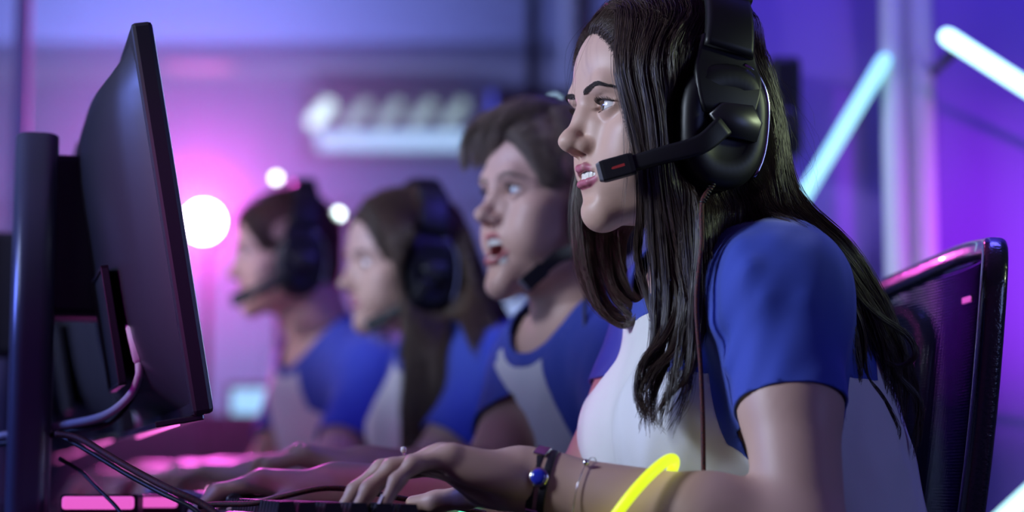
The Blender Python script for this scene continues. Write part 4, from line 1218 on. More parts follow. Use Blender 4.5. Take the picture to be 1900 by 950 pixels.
# loose single hairs
fly = [sheet([lock(topk(6.3, 1, (2, 14)), [(1062, 90, 1.83), (1056, 170, 1.80), (1062, 230, 1.80)]), lock(topk(6.3, -1, (2, 14)), [(1085, 80, 1.81), (1060, 150, 1.79), (1068, 215, 1.79)])], 10, 18, .002, .004, 0, 1.2, 0, 0, 7, .4),
       sheet([lock(topb(), [(1410, 120, 1.83), (1450, 210, 1.84), (1490, 300, 1.84), (1480, 370, 1.84)]), lock(topb(k=1), [(1400, 100, 1.84), (1460, 190, 1.85), (1505, 280, 1.86), (1500, 380, 1.86)])], 22, 20, .004, .012, 0, 1.6, 0, 0, 8, .4),
       sheet([lock(topk(6.0, phis=(4, 20, 38)), [(1140, 125, 1.77), (1152, 200, 1.765), (1162, 240, 1.765)]), lock(topk(5.6, phis=(4, 20, 40)), [(1165, 125, 1.77), (1176, 230, 1.763), (1166, 330, 1.765), (1150, 430, 1.77)])], 40, 22, .002, .003, 0, 1.2, 5, .6, 9, .3)]
hairW = [tuck(c_, MW, hsW) for c_ in hairW]
hw = hair_obj('hair', hairW, .00029, HAIR_D, W1.body)
tag(hw, kind='stuff'); hw['label'] = 'long dark brown hair'
hf = hair_obj('loose_hair', fly, .00016, HAIR_D, W1.body); tag(hf, kind='stuff')
for s in (-1, 1):
    brow_obj(MW, hsW, s, BROW, W1.body, W1.bvh, seed=s)
    lash_obj(MW, hsW, s, BROW, W1.body)
# ------------------------------------------------------------------ headsets

def sweep(P, sec, ups, close=False):
    """sweep a 2D section (k,2) along P; ups (n,3) gives the section's second axis"""
    P = np.asarray(P, float); n = len(P)
    T = np.gradient(P, axis=0); T /= np.linalg.norm(T, axis=1)[:, None]
    U = np.asarray(ups, float); U = U - T * (U * T).sum(1)[:, None]; U /= np.linalg.norm(U, axis=1)[:, None]
    B = np.cross(T, U)
    sec = np.asarray(sec, float)
    if sec.ndim == 2: sec = np.broadcast_to(sec, (n, *sec.shape))
    k = sec.shape[1]
    V = (P[:, None] + B[:, None] * sec[:, :, :1] + U[:, None] * sec[:, :, 1:]).reshape(-1, 3)
    F = []
    m = n if close else n - 1
    for i in range(m):
        j = (i + 1) % n
        for q in range(k):
            F.append((i * k + q, i * k + (q + 1) % k, j * k + (q + 1) % k, j * k + q))
    if not close:
        F.append(tuple(range(k))[::-1]); F.append(tuple((n - 1) * k + q for q in range(k)))
    return V, F

def rrect(w, h, r, n=4):
    """rounded rectangle outline, full width w, height h"""
    pts = []
    for cx, cy, a0 in ((w / 2 - r, h / 2 - r, 0), (-w / 2 + r, h / 2 - r, 90), (-w / 2 + r, -h / 2 + r, 180), (w / 2 - r, -h / 2 + r, 270)):
        for i in range(n + 1):
            a = r_(a0 + 90 * i / n); pts.append((cx + r * math.cos(a), cy + r * math.sin(a)))
    return np.array(pts)

def puck(M, hs, c, out, layers, side, name, mt, parent):
    """stack of scaled outlines along the local x axis; out = (k,2) in (y,z)"""
    V = []; F = []; k = len(out)
    for dx, sc in layers:
        for y, z in out: V.append((c[0] + side * dx, c[1] + y * sc, c[2] + z * sc))
    for i in range(len(layers) - 1):
        for q in range(k): F.append((i * k + q, i * k + (q + 1) % k, (i + 1) * k + (q + 1) % k, (i + 1) * k + q))
    F.append(tuple(range(k))[::-1]); F.append(tuple((len(layers) - 1) * k + q for q in range(k)))
    return mesh_obj(name, loc2w(M, np.array(V) * hs), F, mt, parent)

def egg(w, h, n=40, p=2.6, lean=0.0):
    a = np.arange(n) / n * 2 * math.pi
    c, s = np.cos(a), np.sin(a)
    y = np.sign(c) * np.abs(c) ** (2 / p) * w / 2; z = np.sign(s) * np.abs(s) ** (2 / p) * h / 2
    return np.stack([y * (1 + .10 * z / h) + lean * z, z], 1)

def headset(M, hs, label, boom=None, boom_mat=None, wide=1.0, cable=None, x0=7.8, yc=-.6, zc=-2.4):
    root = empty('headset', tuple(loc2w(M, np.array((0, -2, 12)) * hs)), label, 'headset', 'gaming headsets on the players')
    # band
    n = 41; a = np.linspace(-1.45, 1.45, n)
    rx, rz = x0 + 1.15, 10.25
    L = np.stack([rx * np.sin(a) * (1 - .03 * np.cos(2 * a)), -.9 - 2.2 * np.cos(a), 2.9 + rz * np.cos(a)], 1)
    up = np.stack([np.sin(a), np.zeros(n), np.cos(a)], 1)
    W = loc2w(M, L * hs); U = up @ M[:3, :3].T
    wid = 3.9 + .9 * np.abs(a / 1.45) ** 2
    sec = np.stack([rrect(w_ * .01 * hs, .0125 * hs, .0045 * hs) for w_ in wid])
    V, F = sweep(W, sec, U); mesh_obj('headband', V, F, BLACK, root)
    q = slice(8, n - 8)
    V, F = sweep(W[q] - U[q] * .0095 * hs, rrect(.032 * hs, .010 * hs, .0045 * hs), U[q]); mesh_obj('headband_pad', V, F, LEATHER, root)
    # two seams where the slider leaves the band
    for i in (9, n - 10):
        V, F = sweep(W[i - 1:i + 2] + U[i - 1:i + 2] * .0002, rrect(.047 * hs, .0136 * hs, .004 * hs), U[i - 1:i + 2]); 
        s2 = mesh_obj('slider_seam', W[i] + (V - W[i]) * 1.0, F, LEATHER, root)
    out = egg(8.3, 11.2, p=2.5, lean=-.06)
    for side in (-1, 1):
        c = (side * x0, yc, zc)
        puck(M, hs, (side * (x0 - 2.0), yc, zc), out, [(0, .80), (.15, .94), (.7, 1.02), (1.3, 1.02), (1.9, .96)], side, 'ear_cushion', LEATHER, root)
        cup = puck(M, hs, c, out, [(-.2, .90), (-.1, .99), (.2, 1.0), (1.5, 1.0), (2.0, .95), (2.35, .84), (2.45, .6), (2.3, .56), (2.25, .2)], side, 'ear_cup', BLACK, root)
        # yoke from the band down over the cup
        yy = [np.array((side * (rx * .96), -1.3, 5.4)), np.array((side * (rx + .15), -1.0, 3.0)), np.array((side * (x0 + 1.8), -.9, 1.8)), np.array((side * (x0 + 2.15), -.7, .2)), np.array((side * (x0 + 2.3), yc, -1.6))]
        Y = catmull(yy, 10); t = np.linspace(0, 1, 10)
        sec = np.stack([rrect(.01 * hs * (4.9 + 1.6 * math.sin(3.1 * q_)), .008 * hs, .003 * hs) for q_ in t])
        V, F = sweep(loc2w(M, Y * hs), sec, np.tile(M[:3, 0] * side, (10, 1))); mesh_obj('yoke', V, F, BLACK, root)
        # glossy strip round the back of the cup
        k = len(out); idx = [(i % k) for i in range(int(k * .30), int(k * .66))]
        pts = np.array([(side * (x0 + 1.15), yc + out[i][0] * 1.03, zc + out[i][1] * 1.03) for i in idx])
        V, F = sweep(loc2w(M, pts * hs), rrect(.012 * hs, .0035 * hs, .0015 * hs), np.array([M[:3, :3] @ np.array((0, out[i][0], out[i][1])) for i in idx])); mesh_obj('trim_strip', V, F, CHROME, root)
    # pivot plate and boom on the near side
    if boom is not None:
        side = -1
        hexo = np.array([(2.6, .9), (1.4, 2.0), (-1.6, 1.9), (-2.5, .4), (-1.9, -1.3), (.9, -1.0)])
        puck(M, hs, (side * (x0 + 2.3), yc - .6, zc - .2), hexo, [(0, 1), (.55, 1), (.75, .9)], side, 'boom_pivot', GREY_D, root)
        B = catmull(np.array(boom), 18)
        ups = np.tile(M[:3, 2], (18, 1))
        sec = np.stack([rrect(.0075 * wide, .017 * wide * (1.15 - .3 * q_), .003 * wide) for q_ in np.linspace(0, 1, 18)])
        V, F = sweep(B, sec, ups); bo = mesh_obj('boom_arm', V, F, BLACK, root)
        d = nrm(B[-1] - B[-4]); b0 = B[-1] - d * .006; b1 = b0 + d * .030 * wide
        V, F = sweep(np.array([b0, b0 + d * .004, b1 - d * .003, b1]), np.stack([rrect(.011 * wide * s_, .0195 * wide * s_, .002) for s_ in (.92, 1, 1, .96)]), np.tile(M[:3, 2], (4, 1)))
        mic = mesh_obj('microphone', V, F, BLACK, root, smooth=False)
        V, F = sweep(np.array([b1, b1 + d * .0035]), np.stack([rrect(.0105 * wide, .0185 * wide, .002), rrect(.009 * wide, .016 * wide, .002)]), np.tile(M[:3, 2], (2, 1)))
        g = mesh_obj('microphone_grille', V, F, GREY_P, mic, smooth=False); g['label'] = 'grey microphone face'
        nn = np.cross(d, M[:3, 2]); nn = nn if nn[1] < 0 else -nn
        m0 = b0 * .52 + b1 * .48 + nn * .0057 * wide
        upv = np.cross(nn, d)
        V = [m0 + d * a_ * wide + upv * b_ * wide for a_, b_ in ((-.006, -.0016), (.005, -.0010), (.0065, .0002), (.005, .0012), (-.006, .0010))]
        g = mesh_obj('red_mark', V, [(0, 1, 2, 3, 4)], RED_M, mic, smooth=False); g['label'] = 'small red mark'
    return root

boomW = [loc2w(MW, np.array((-10.95, .2, -2.7)) * 1.035), at(1300, 268, 1.747), at(1230, 288, 1.748), at(1165, 306, 1.752)]
hsetW = headset(MW, 1.035, 'black headset with boom microphone worn by the nearest woman with dark hair', boomW)
boomL = [w2loc(MW, p) / 1.035 for p in boomW]
# its braided cable
cpts = [loc2w(MW, np.array((-9.6, .6, -7.7)) * 1.035), at(1303, 375, 1.752), at(1302, 450, 1.748), at(1292, 560, 1.738), at(1300, 680, 1.735), at(1304, 780, 1.735), at(1306, 900, 1.735), at(1310, 1010, 1.75)]
tube_obj('cable', cpts, .0021, CABLE, hsetW, 7, 60)
V = []; F = []
a = np.linspace(0, 1, 90); p0 = loc2w(MW, np.array((-9.6, .6, -7.5)) * 1.035); p1 = at(1303, 376, 1.752)
hel = p0[None] * (1 - a[:, None]) + p1[None] * a[:, None] + .0026 * np.stack([np.cos(a * 50), np.sin(a * 50), np.zeros(90)], 1)
tube_obj('strain_relief', hel, .0008, GREY_D, hsetW, 5)
# ------------------------------------------------------------------ hair and headsets of the other players
# second player: short sides, long fringe swept over the forehead
def short_hair(M, hs, mat_, who, seed, fringe=True, r=.0005):
    cap_obj(M, hs, mat_, who.body, e=.35, face=(0, 9.3, -1.2), fr=(6.6, 6.0, 7.6), low=-6.5, zfront=-.5, nape=-1.5, h=.004)
    g = np.random.default_rng(seed)
    n = 2600
    # roots over the cap
    u = g.normal(size=(n * 3, 3)); u /= np.linalg.norm(u, axis=1)[:, None]
    P = np.array((0, -.4, 3.3)) + u * (7.4, 8.8, 8.2)
    k = (P[:, 2] > -4) & ((((P - (0, 9.3, -1.2)) / (6.6, 6.0, 7.6)) ** 2).sum(1) > 1) & ((P[:, 1] < 1) | (P[:, 2] > 1))
    P = push_out(P[k][:n], .3)
    d = np.stack([P[:, 0] * .05, -.25 - .0 * P[:, 1], -.55 + P[:, 2] * .02], 1)
    topm = (P[:, 2] > 7)[:, None]
    d = np.where(topm, np.array((-.55, .75, .25)) if fringe else np.array((-.2, .6, .5)), d)
    d += g.normal(size=d.shape) * .12
    t = np.linspace(0, 1, 6)[None, :, None]
    ln = np.where(topm, 3.2, 1.5)[:, None]
    C = P[:, None] + d[:, None] * ln * t
    sh = C.shape; C = push_out(C.reshape(-1, 3), .75).reshape(sh)
    out = [loc2w(M, C * hs)]
    if fringe:
        kk = []
        for q in range(6):
            a = q / 5
            x0_ = 3.8 - 7.2 * a
            p = [(x0_, 2.5 - 1.5 * a, 11.5 - .25 * abs(x0_)), (x0_ * .95 + .3, 5.8 - .8 * a, 10.9 - .2 * abs(x0_)), (x0_ * .9 + 1.0, 8.4 - .9 * a, 9.0 - .15 * abs(x0_)), (x0_ * .85 + 1.9, 9.7 - 1.2 * a, 6.2 - .2 * a), (x0_ * .75 + 2.9, 9.5 - 1.3 * a, 2.6 + 1.8 * a)]
            kk.append([loc2w(M, np.array(v) * hs) for v in p])
        out.append(sheet(kk, 1600, 14, .006, .003, .004, 1.2, 14, .5, seed + 1, .2))
        # swept sides
        for sd in (-1, 1):
            kk = []
            for q in range(4):
                a = q / 3; y0 = 4.5 - 7 * a
                kk.append([scalp(M, hs, y0, f, sd, e_) for f, e_ in ((5, 1.2), (35, 1.3), (62, 1.0), (82, .6))])
            out.append(sheet(kk, 700, 12, .003, .002, .002, 1.2, 8, .4, seed + 5 + sd, .2))
    ho = hair_obj('hair', out, r, mat_, who.body); tag(ho, kind='stuff'); ho['label'] = 'short swept hair'
    for s in (-1, 1): brow_obj(M, hs, s, mat_ if mat_ is not HAIR_R else BROW, who.body, who.bvh, n=160, seed=s, r=.0003, thick=.6)

short_hair(MB, 1.04, HAIR_B, B2, 40)
short_hair(MF, 1.04, HAIR_R, F4, 60, fringe=False, r=.0007)
for s in (-1, 1): lash_obj(MB, 1.04, s, BROW, B2.body)

def rel(M, hs): return [loc2w(M, np.asarray(p) * hs) for p in boomL]
hsB = headset(MB, 1.04, 'black headset on the shouting young man with sandy hair', [loc2w(MB, np.array(p) * 1.04) for p in ((-10.6, .4, -3.2), (-10.0, 2.2, -6.6), (-7.9, 4.2, -7.9), (-7.0, 6.0, -9.8))], yc=-1.8)
tube_obj('cable', [loc2w(MB, np.array((-9.6, .0, -8.2)) * 1.04), at(1086, 560, 2.33), at(1090, 660, 2.31), at(1096, 780, 2.30), at(1096, 900, 2.25)], .0024, CABLE_D, hsB, 6, 40)
hsG = headset(MG, 1.0, 'black headset on the woman with light brown hair', [loc2w(MG, np.array(p)) for p in ((-10.6, .4, -3.4), (-10.0, 2.4, -6.0), (-8.4, 4.8, -7.9), (-6.8, 6.6, -9.0))])
hsF = headset(MF, 1.04, 'black headset on the farthest young man', [loc2w(MF, np.array(p) * 1.04) for p in ((-10.6, .4, -3.4), (-10.0, 3.2, -5.0), (-8.2, 6.6, -6.6), (-6.4, 8.6, -7.4))], wide=1.2)

# third player: long straight light brown hair
def top3(y0, side=-1, phis=(4, 32, 60), e=.7): return [scalp(MG, 1.0, y0, f, side, e) for f in phis]
cap_obj(MG, 1.0, HAIR_L, G3.body, h=.004)
Lk = lambda st, pts: list(st) + [at(*p) for p in pts]
s1 = [Lk(top3(6.0, phis=(4, 20, 40)), [(722, 430, 3.0), (735, 500, 3.0), (745, 560, 3.0), (742, 660, 2.99), (735, 760, 2.98), (735, 850, 2.98)]),
      Lk(top3(3.0), [(752, 430, 2.99), (762, 520, 2.99), (770, 600, 2.99), (768, 700, 2.97), (765, 780, 2.96), (765, 850, 2.96)]),
      Lk(top3(0.0), [(790, 430, 2.99), (798, 520, 2.99), (800, 600, 2.99), (800, 700, 2.97), (795, 780, 2.96), (795, 850, 2.96)]),
      Lk(top3(-1.5), [(812, 430, 3.0), (822, 520, 3.0), (826, 600, 3.0), (822, 680, 2.97), (818, 760, 2.96), (815, 830, 2.96)])]
s2 = [Lk(top3(-1.5), [(815, 430, 3.0), (835, 530, 3.0), (850, 590, 2.97), (868, 640, 2.93), (880, 690, 2.91)]),
      Lk(top3(-4.5), [(840, 430, 3.02), (862, 520, 3.02), (890, 580, 2.98), (915, 630, 2.95), (930, 680, 2.95)]),
      Lk(top3(-7.0), [(855, 430, 3.04), (885, 510, 3.04), (920, 580, 3.02), (955, 630, 3.02), (975, 670, 3.03)]),
      Lk(top3(-7.9), [(862, 430, 3.08), (895, 510, 3.08), (930, 570, 3.08), (965, 620, 3.08), (990, 670, 3.1)])]
s3 = [Lk(top3(5.5, 1), [(690, 450, 3.18), (690, 560, 3.18), (700, 640, 3.17)]), Lk(top3(0, 1), [(780, 450, 3.2), (785, 560, 3.2), (790, 660, 3.2)]), Lk(top3(-7.9, 1), [(850, 450, 3.15), (880, 560, 3.16), (900, 660, 3.18)])]
hg = [sheet(s1, 1500, 20, .006, .003, .004, 1.4, 14, .5, 70, .15), sheet(s2, 1500, 20, .006, .003, .006, 1.4, 14, .5, 71, .15), sheet(s3, 700, 14, .006, .003, .003, 1.2, 8, .4, 72, .15)]
hg = [tuck(c_, MG, 1.0) for c_ in hg]
ho = hair_obj('hair', hg, .00055, HAIR_L, G3.body); tag(ho, kind='stuff'); ho['label'] = 'long straight light brown hair'
for s in (-1, 1): brow_obj(MG, 1.0, s, BROW, G3.body, G3.bvh, n=160, seed=s, r=.0003)
# ------------------------------------------------------------------ desk row: everything follows the row direction
ROW = nrm((-.256, .967, 0)); FAC = nrm((-.967, -.256, 0))        # along the row / the way the players face
UP = np.array((0, 0, 1.0))
DESKZ = .71
RD = np.stack([-FAC, ROW, UP], 1)                                  # x towards the players, y along the row
D0 = np.array((.085, 1.75, 0))                                     # a point of the front edge
def desk_pt(a, b, z): return D0 - FAC * a + ROW * b + UP * z       # a towards the players, b along the row
DESK = mat('dark_desk', (.02, .018, .024), .22, coat=.3, noise=(30, .5, (.03, .026, .034)))
dk = empty('desk', tuple(desk_pt(-.4, 1.2, 0)), 'long dark glossy desk in front of the four players', 'desk')
box_obj('desk_top', desk_pt(-.42, 1.15, DESKZ - .0125), (.84, 3.3, .025), DESK, dk, RD, .003)
for b in (-.4, 1.15, 2.7):
    box_obj('leg', desk_pt(-.42, b, (DESKZ - .025) / 2), (.62, .05, DESKZ - .025), DESKLEG, dk, RD, .004)

# ---- monitors on column stands
PINK_LED_SHEEN = mat('pink_led_and_sheen', (.3, .02, .15), .3, emis=(1, .16, .70), estr=1.6)  # keyboard light strip, and the reflection glow under the monitors
ALU = mat('brushed_column', (.16, .17, .24), .30, metal=.35)
PORT = mat('port_recess', (.008, .008, .01), .6)
def screen_mat(name, c, s):
    m = mat(name, (.01, .01, .012), .2)
    nt = m.node_tree; b = nt.nodes['Principled BSDF']
    tc = nt.nodes.new('ShaderNodeTexCoord'); vo = nt.nodes.new('ShaderNodeTexVoronoi'); vo.inputs['Scale'].default_value = 14
    nt.links.new(tc.outputs['Object'], vo.inputs['Vector'])
    mx = nt.nodes.new('ShaderNodeMix'); mx.data_type = 'RGBA'; mx.inputs['A'].default_value = (*c, 1); mx.inputs['B'].default_value = (.35, .5, .75, 1)
    nt.links.new(vo.outputs['Distance'], mx.inputs['Factor'])
    nt.links.new(mx.outputs['Result'], b.inputs['Emission Color']); b.inputs['Emission Strength'].default_value = s
    return m
SCREEN = screen_mat('lit_screen', (.30, .42, .85), .9)
TILT = r_(10)
def monitor(P1, label, group='monitors on the players\' desk', back=0., W=.60, H=.372, detailed=True):
    """P1 near lower front corner; spans W along ROW, leans back by TILT"""
    P1 = np.asarray(P1, float)
    wu = UP * math.cos(TILT) + FAC * math.sin(TILT); nn = -FAC * math.cos(TILT) + UP * math.sin(TILT)   # up the panel, out of the screen
    base = P1 + ROW * W / 2 + FAC * (.16 + back); base[2] = DESKZ
    root = empty('monitor', tuple(base), label, 'monitor', group)
    R = np.stack([ROW, nn, wu], 1)
    c = P1 + ROW * W / 2 + wu * H / 2
    box_obj('bezel', c - nn * .010, (W, .020, H), MON, root, R, .004, 2)
    box_obj('screen', c + nn * .0006, (W - .02, .001, H - .024), SCREEN, root, R)
    # bulging back shell
    V = []; F = []; nu, nv = 25, 15
    for i in range(nu):
        for j in range(nv):
            u = i / (nu - 1) * 2 - 1; v = j / (nv - 1) * 2 - 1
            dep = .052 * (1 - abs(u) ** 2.6) ** .6 * (1 - abs((v - .0)) ** 5) ** .7
            V.append(c + ROW * u * (W / 2 - .012) + wu * v * (H / 2 - .010) - nn * (.019 + dep))
    for i in range(nu - 1):
        for j in range(nv - 1): F.append((i * nv + j, (i + 1) * nv + j, (i + 1) * nv + j + 1, i * nv + j + 1))
    back_o = mesh_obj('back_shell', V, F, MON, root)
    # chin strip under the panel, glossy
    box_obj('bottom_edge', c - wu * (H / 2 + .002) - nn * .030, (W - .05, .046, .006), MON_EDGE, root, R, .0015)
    if detailed:
        g = box_obj('chin_reflection', c - wu * (H / 2 + .0055) - nn * .030, (W - .10, .004, .002), PINK_LED_SHEEN, root, R); g['label'] = 'thin glowing pink line for the reflection under the panel'  # glowing line in place of a pink reflection on the glossy chin
    # port bay with rim
    pb = c - ROW * .12 - wu * .085 - nn * .071
    bm = bmesh.new(); add_box(bm, pb, (.15, .004, .11), R); bm_obj('port_bay', bm, PORT, root, bevel=.001)
    for du, dv, su, sv in ((0, .057, .158, .004), (0, -.057, .158, .004), (.077, 0, .004, .118), (-.077, 0, .004, .118)):
        box_obj('port_bay_rim', pb + ROW * du + wu * dv, (su, .008, sv), MON, root, R, .001)
    # mount arm and column, base plate
    colx = base + ROW * 0
    top = 1.125
    arm0 = np.array((base[0], base[1], 1.02)); 
    tgt = c - nn * .06
    d = (tgt - arm0); dh = np.array((d[0], d[1], 0)); L = np.linalg.norm(dh)
    box_obj('mount_arm', (arm0 + np.array((tgt[0], tgt[1], 1.02))) / 2, (L + .02, .085, .17), MON, root, np.stack([nrm(dh), np.cross(UP, nrm(dh)), UP], 1), .008)
    V, F = [], []
    sec = rrect(.044, .105, .015, 5)
    k = len(sec); V = []
    lean = np.array((-.000, 0, 0))
    for zz in (DESKZ + .012, .9, top):
        for x, y in sec:
            p = base - FAC * x + ROW * y; V.append((p[0], p[1], zz + (0 if zz < top else -.02 * (y / .105 + .5))))
    for i in range(2):
        for q in range(k): F.append((i * k + q, i * k + (q + 1) % k, (i + 1) * k + (q + 1) % k, (i + 1) * k + q))
    F.append(tuple(2 * k + q for q in range(k)))
    mesh_obj('column', V, F, ALU, root, smooth=True)
    box_obj('base_plate', np.array((base[0], base[1], DESKZ + .007)) - FAC * .07, (.22, .26, .014), MON_EDGE, root, RD, .004)
    return root, c, nn, wu, pb, base
P1 = at(398, 765, 1.85)
mon1 = monitor(P1, 'nearest dark monitor with grey cable plugged into its back')
mon2 = monitor(P1 + ROW * .68 + FAC * .02, 'second monitor, directly behind the nearest one', back=.05)
mon3 = monitor(P1 + ROW * 1.36 + FAC * .02, 'third monitor along the desk, behind the second one')
mon4 = monitor(P1 + ROW * 2.04 + FAC * .02, 'fourth monitor, at the far end of the desk')

# ---- cables
GREYC = mat('grey_cable', (.48, .48, .54), .5)
plug = at(247, 600, mon1[4][1] - .03)
pc = mon1[4] - mon1[2] * .012
w1 = empty('display_cable', tuple(pc), 'light grey display cable hanging from the nearest monitor', 'cable')
pt = at(243, 612, 1.93); pt2 = at(256, 668, 1.93)
V, F = sweep(np.array([at(240, 598, 1.95), pt, pt2, at(258, 676, 1.93)]), np.stack([rrect(.0095, .0095, .003)] * 3 + [rrect(.006, .006, .002)]), np.tile((0, 1., 0), (4, 1)))
mesh_obj('plug', V, F, GREYC, w1)
tube_obj('cable', [at(258, 674, 1.93), at(257, 700, 1.93), at(238, 738, 1.95), at(190, 772, 2.0), at(110, 790, 2.06), at(40, 802, 2.12), at(-30, 815, 2.15)], .0042, GREYC, w1, 8, 40)
def cable(name, label, pts, r, m_=CABLE_D, group=None):
    o = tube_obj(name, [at(*p) for p in pts], r, m_, None, 7, 60)
    return tag(o, label, 'cable', group)
cable('power_cable', 'black cable slung behind the grey display cable', [(-30, 828, 2.12), (60, 815, 2.08), (130, 800, 2.05), (200, 785, 2.02), (240, 745, 2.03), (262, 700, 2.05)], .003)
cable('headset_cable', 'dark braided cable sloping from the monitor column down to the desk', [(105, 805, 1.95), (150, 815, 1.93), (230, 862, 1.86), (310, 905, 1.80), (380, 938, 1.78), (440, 985, 1.76)], .0032, CABLE)
cable('thin_cable', 'thin black cable running just below the braided sloping one', [(110, 808, 1.97), (165, 838, 1.92), (235, 880, 1.86), (300, 915, 1.81), (360, 945, 1.79), (400, 985, 1.78)], .0022)
cable('mouse_cable', 'red and black braided cable curving over the keyboard', [(370, 940, 1.80), (400, 936, 1.79), (470, 934, 1.77), (530, 920, 1.76), (600, 906, 1.76), (670, 910, 1.77), (730, 922, 1.79), (830, 938, 1.82), (900, 952, 1.84)], .0026, CABLE)
cable('loop_cable', 'thin cable hanging down beside the nearest column', [(110, 850, 2.0), (150, 875, 2.0), (180, 905, 1.98), (215, 940, 1.95), (240, 975, 1.93)], .002)

# ---- keyboard seen from its end
KEYB = mat('keyboard_body', (.012, .012, .015), .45)
KEYC = mat('keycap_black', (.016, .016, .02), .5)
kb_near = at(655, 930, 1.66)
kb = empty('keyboard', (kb_near[0], kb_near[1], DESKZ), 'black mechanical keyboard under the nearest woman\'s left hand', 'keyboard')
KW, KL = .155, .44
kc = np.array((kb_near[0], kb_near[1], 0)) + ROW * KL / 2
def kpt(a, b, z): return kc - FAC * a + ROW * b + UP * z
Rk = RD
box_obj('case', kpt(0, 0, DESKZ + .014), (KW, KL, .024), KEYB, kb, Rk, .004)
for s in (-1, 1):
    box_obj('tilt_foot', kpt(-.06, s * .17, DESKZ + .002), (.012, .03, .008), KEYB, kb, Rk, .001)
bm = bmesh.new()
s0, s1, hk = .0165, .0125, .0105
vs = [bm.verts.new((x * s0 / 2, y * s0 / 2, 0)) for x, y in ((-1, -1), (1, -1), (1, 1), (-1, 1))] + [bm.verts.new((x * s1 / 2, y * s1 / 2, hk)) for x, y in ((-1, -1), (1, -1), (1, 1), (-1, 1))]
for q in ((3, 2, 1, 0), (4, 5, 6, 7), (0, 1, 5, 4), (1, 2, 6, 5), (2, 3, 7, 6), (3, 0, 4, 7)): bm.faces.new([vs[i] for i in q])
kme = bpy.data.meshes.new('key'); bm.to_mesh(kme); bm.free(); kme.materials.append(KEYC)
M3 = np.eye(4); M3[:3, :3] = Rk
for i in range(6):
    for j in range(22):
        p = kpt(-.058 + i * .0215 + (.004 if i == 0 else 0), -.205 + j * .0195, DESKZ + .0265 - i * .0006)
        k = bpy.data.objects.new('key', kme); COL.objects.link(k)
        M3[:3, 3] = p
        k.parent = kb
        k.matrix_parent_inverse = Matrix.Translation(kb.location).inverted()
        k.matrix_basis = Matrix(M3)
g = box_obj('light_strip', kpt(-.02, -KL / 2 - .002, DESKZ + .012), (.075, .003, .004), PINK_LED_SHEEN, kb, Rk, .001); g['label'] = 'pink light strip on the keyboard end'

# ---- mouse under the far hand, smartphone beside it
mc = at(500, 925, 2.0); mc[2] = DESKZ
ms = empty('computer_mouse', tuple(mc), 'black computer mouse under the nearest woman\'s right hand', 'mouse')
V, F = clay([ell(mc + UP * .012, (.060, .033, .027), RD, k=.01), rbox(mc + UP * -.02, (.09, .09, .0202), RD, .001, '-', .004)], .0022, smooth=1)
mesh_obj('shell', V, F, BLACK_G, ms)
V, F = lathe([(.004, -.004), (.0085, -.0035), (.0085, .0035), (.004, .004)], (mc + UP * .034 + FAC * .035, ROW), 16)
mesh_obj('scroll_wheel', V, F, GREY_D, ms)
PHONE = mat('pale_blue_gloss', (.35, .45, .75), .15, coat=.8)
ph = empty('smartphone', (0, 0, 0), 'pale blue phone lying on the desk beyond the mouse', 'phone')
pp = at(385, 912, 2.35); pp[2] = DESKZ + .031
ph.location = tuple(pp - UP * .03)
box_obj('stand', pp - UP * .017, (.10, .10, .027), KEYB, ph, RD, .004)
Rp = RD @ np.array(((math.cos(.12), 0, math.sin(.12)), (0, 1, 0), (-math.sin(.12), 0, math.cos(.12))))
box_obj('body', pp + UP * .004, (.145, .07, .008), PHONE, ph, Rp, .003)
# small hub with a pink lamp; second glow stands for a pink reflection
hp = at(395, 889, 2.45); hub = empty('usb_hub', (hp[0], hp[1], DESKZ), 'small black hub with a pink indicator lamp on the desk behind the phone', 'hub')
box_obj('case', (hp[0], hp[1], DESKZ + .02), (.05, .10, .04), KEYB, hub, RD, .004)
for k_, q_ in ((-.02, 0), (.02, 1)):
    V, F = lathe([(.0001, .004), (.003, .003), (.004, 0), (.004, -.004)], (np.array((hp[0], hp[1], DESKZ + .043)) + ROW * k_ * 1.5, (0, 0, 1)), 12)
    mesh_obj('indicator_and_glint', V, F, mat('pink_indicator_glint', (.5, .1, .3), .3, emis=(1, .35, .75), estr=14. if q_ == 0 else 3.), hub)
# two glowing bars added in place of pink reflections on the desk
BARM = mat('pink_reflection_glow', (.6, .2, .4), .35, emis=(1.0, .14, .72), estr=.8)
for px, py, Y, wd, hh_, lab in ((182, 933, 2.02, .072, .013, 'wider glowing pink bar in place of a desk reflection by the nearest column'), (288, 932, 2.10, .046, .011, 'shorter glowing pink bar for a desk reflection, right of the wider one')):
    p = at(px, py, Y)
    c_ = empty('reflection_bar', (p[0], p[1], DESKZ), lab, 'reflection bar')
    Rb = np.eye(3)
    box_obj('housing', (p[0], p[1] + .02, (p[2] + hh_ / 2 + .002 + DESKZ) / 2), (wd + .006, .034, p[2] + hh_ / 2 + .002 - DESKZ), BLACK, c_, None, .003)  # black backing added to carry the reflection glow
    box_obj('diffuser', (p[0], p[1], p[2]), (wd, .010, hh_), BARM, c_, None, .003)  # glowing face that stands in for the pink desk reflection
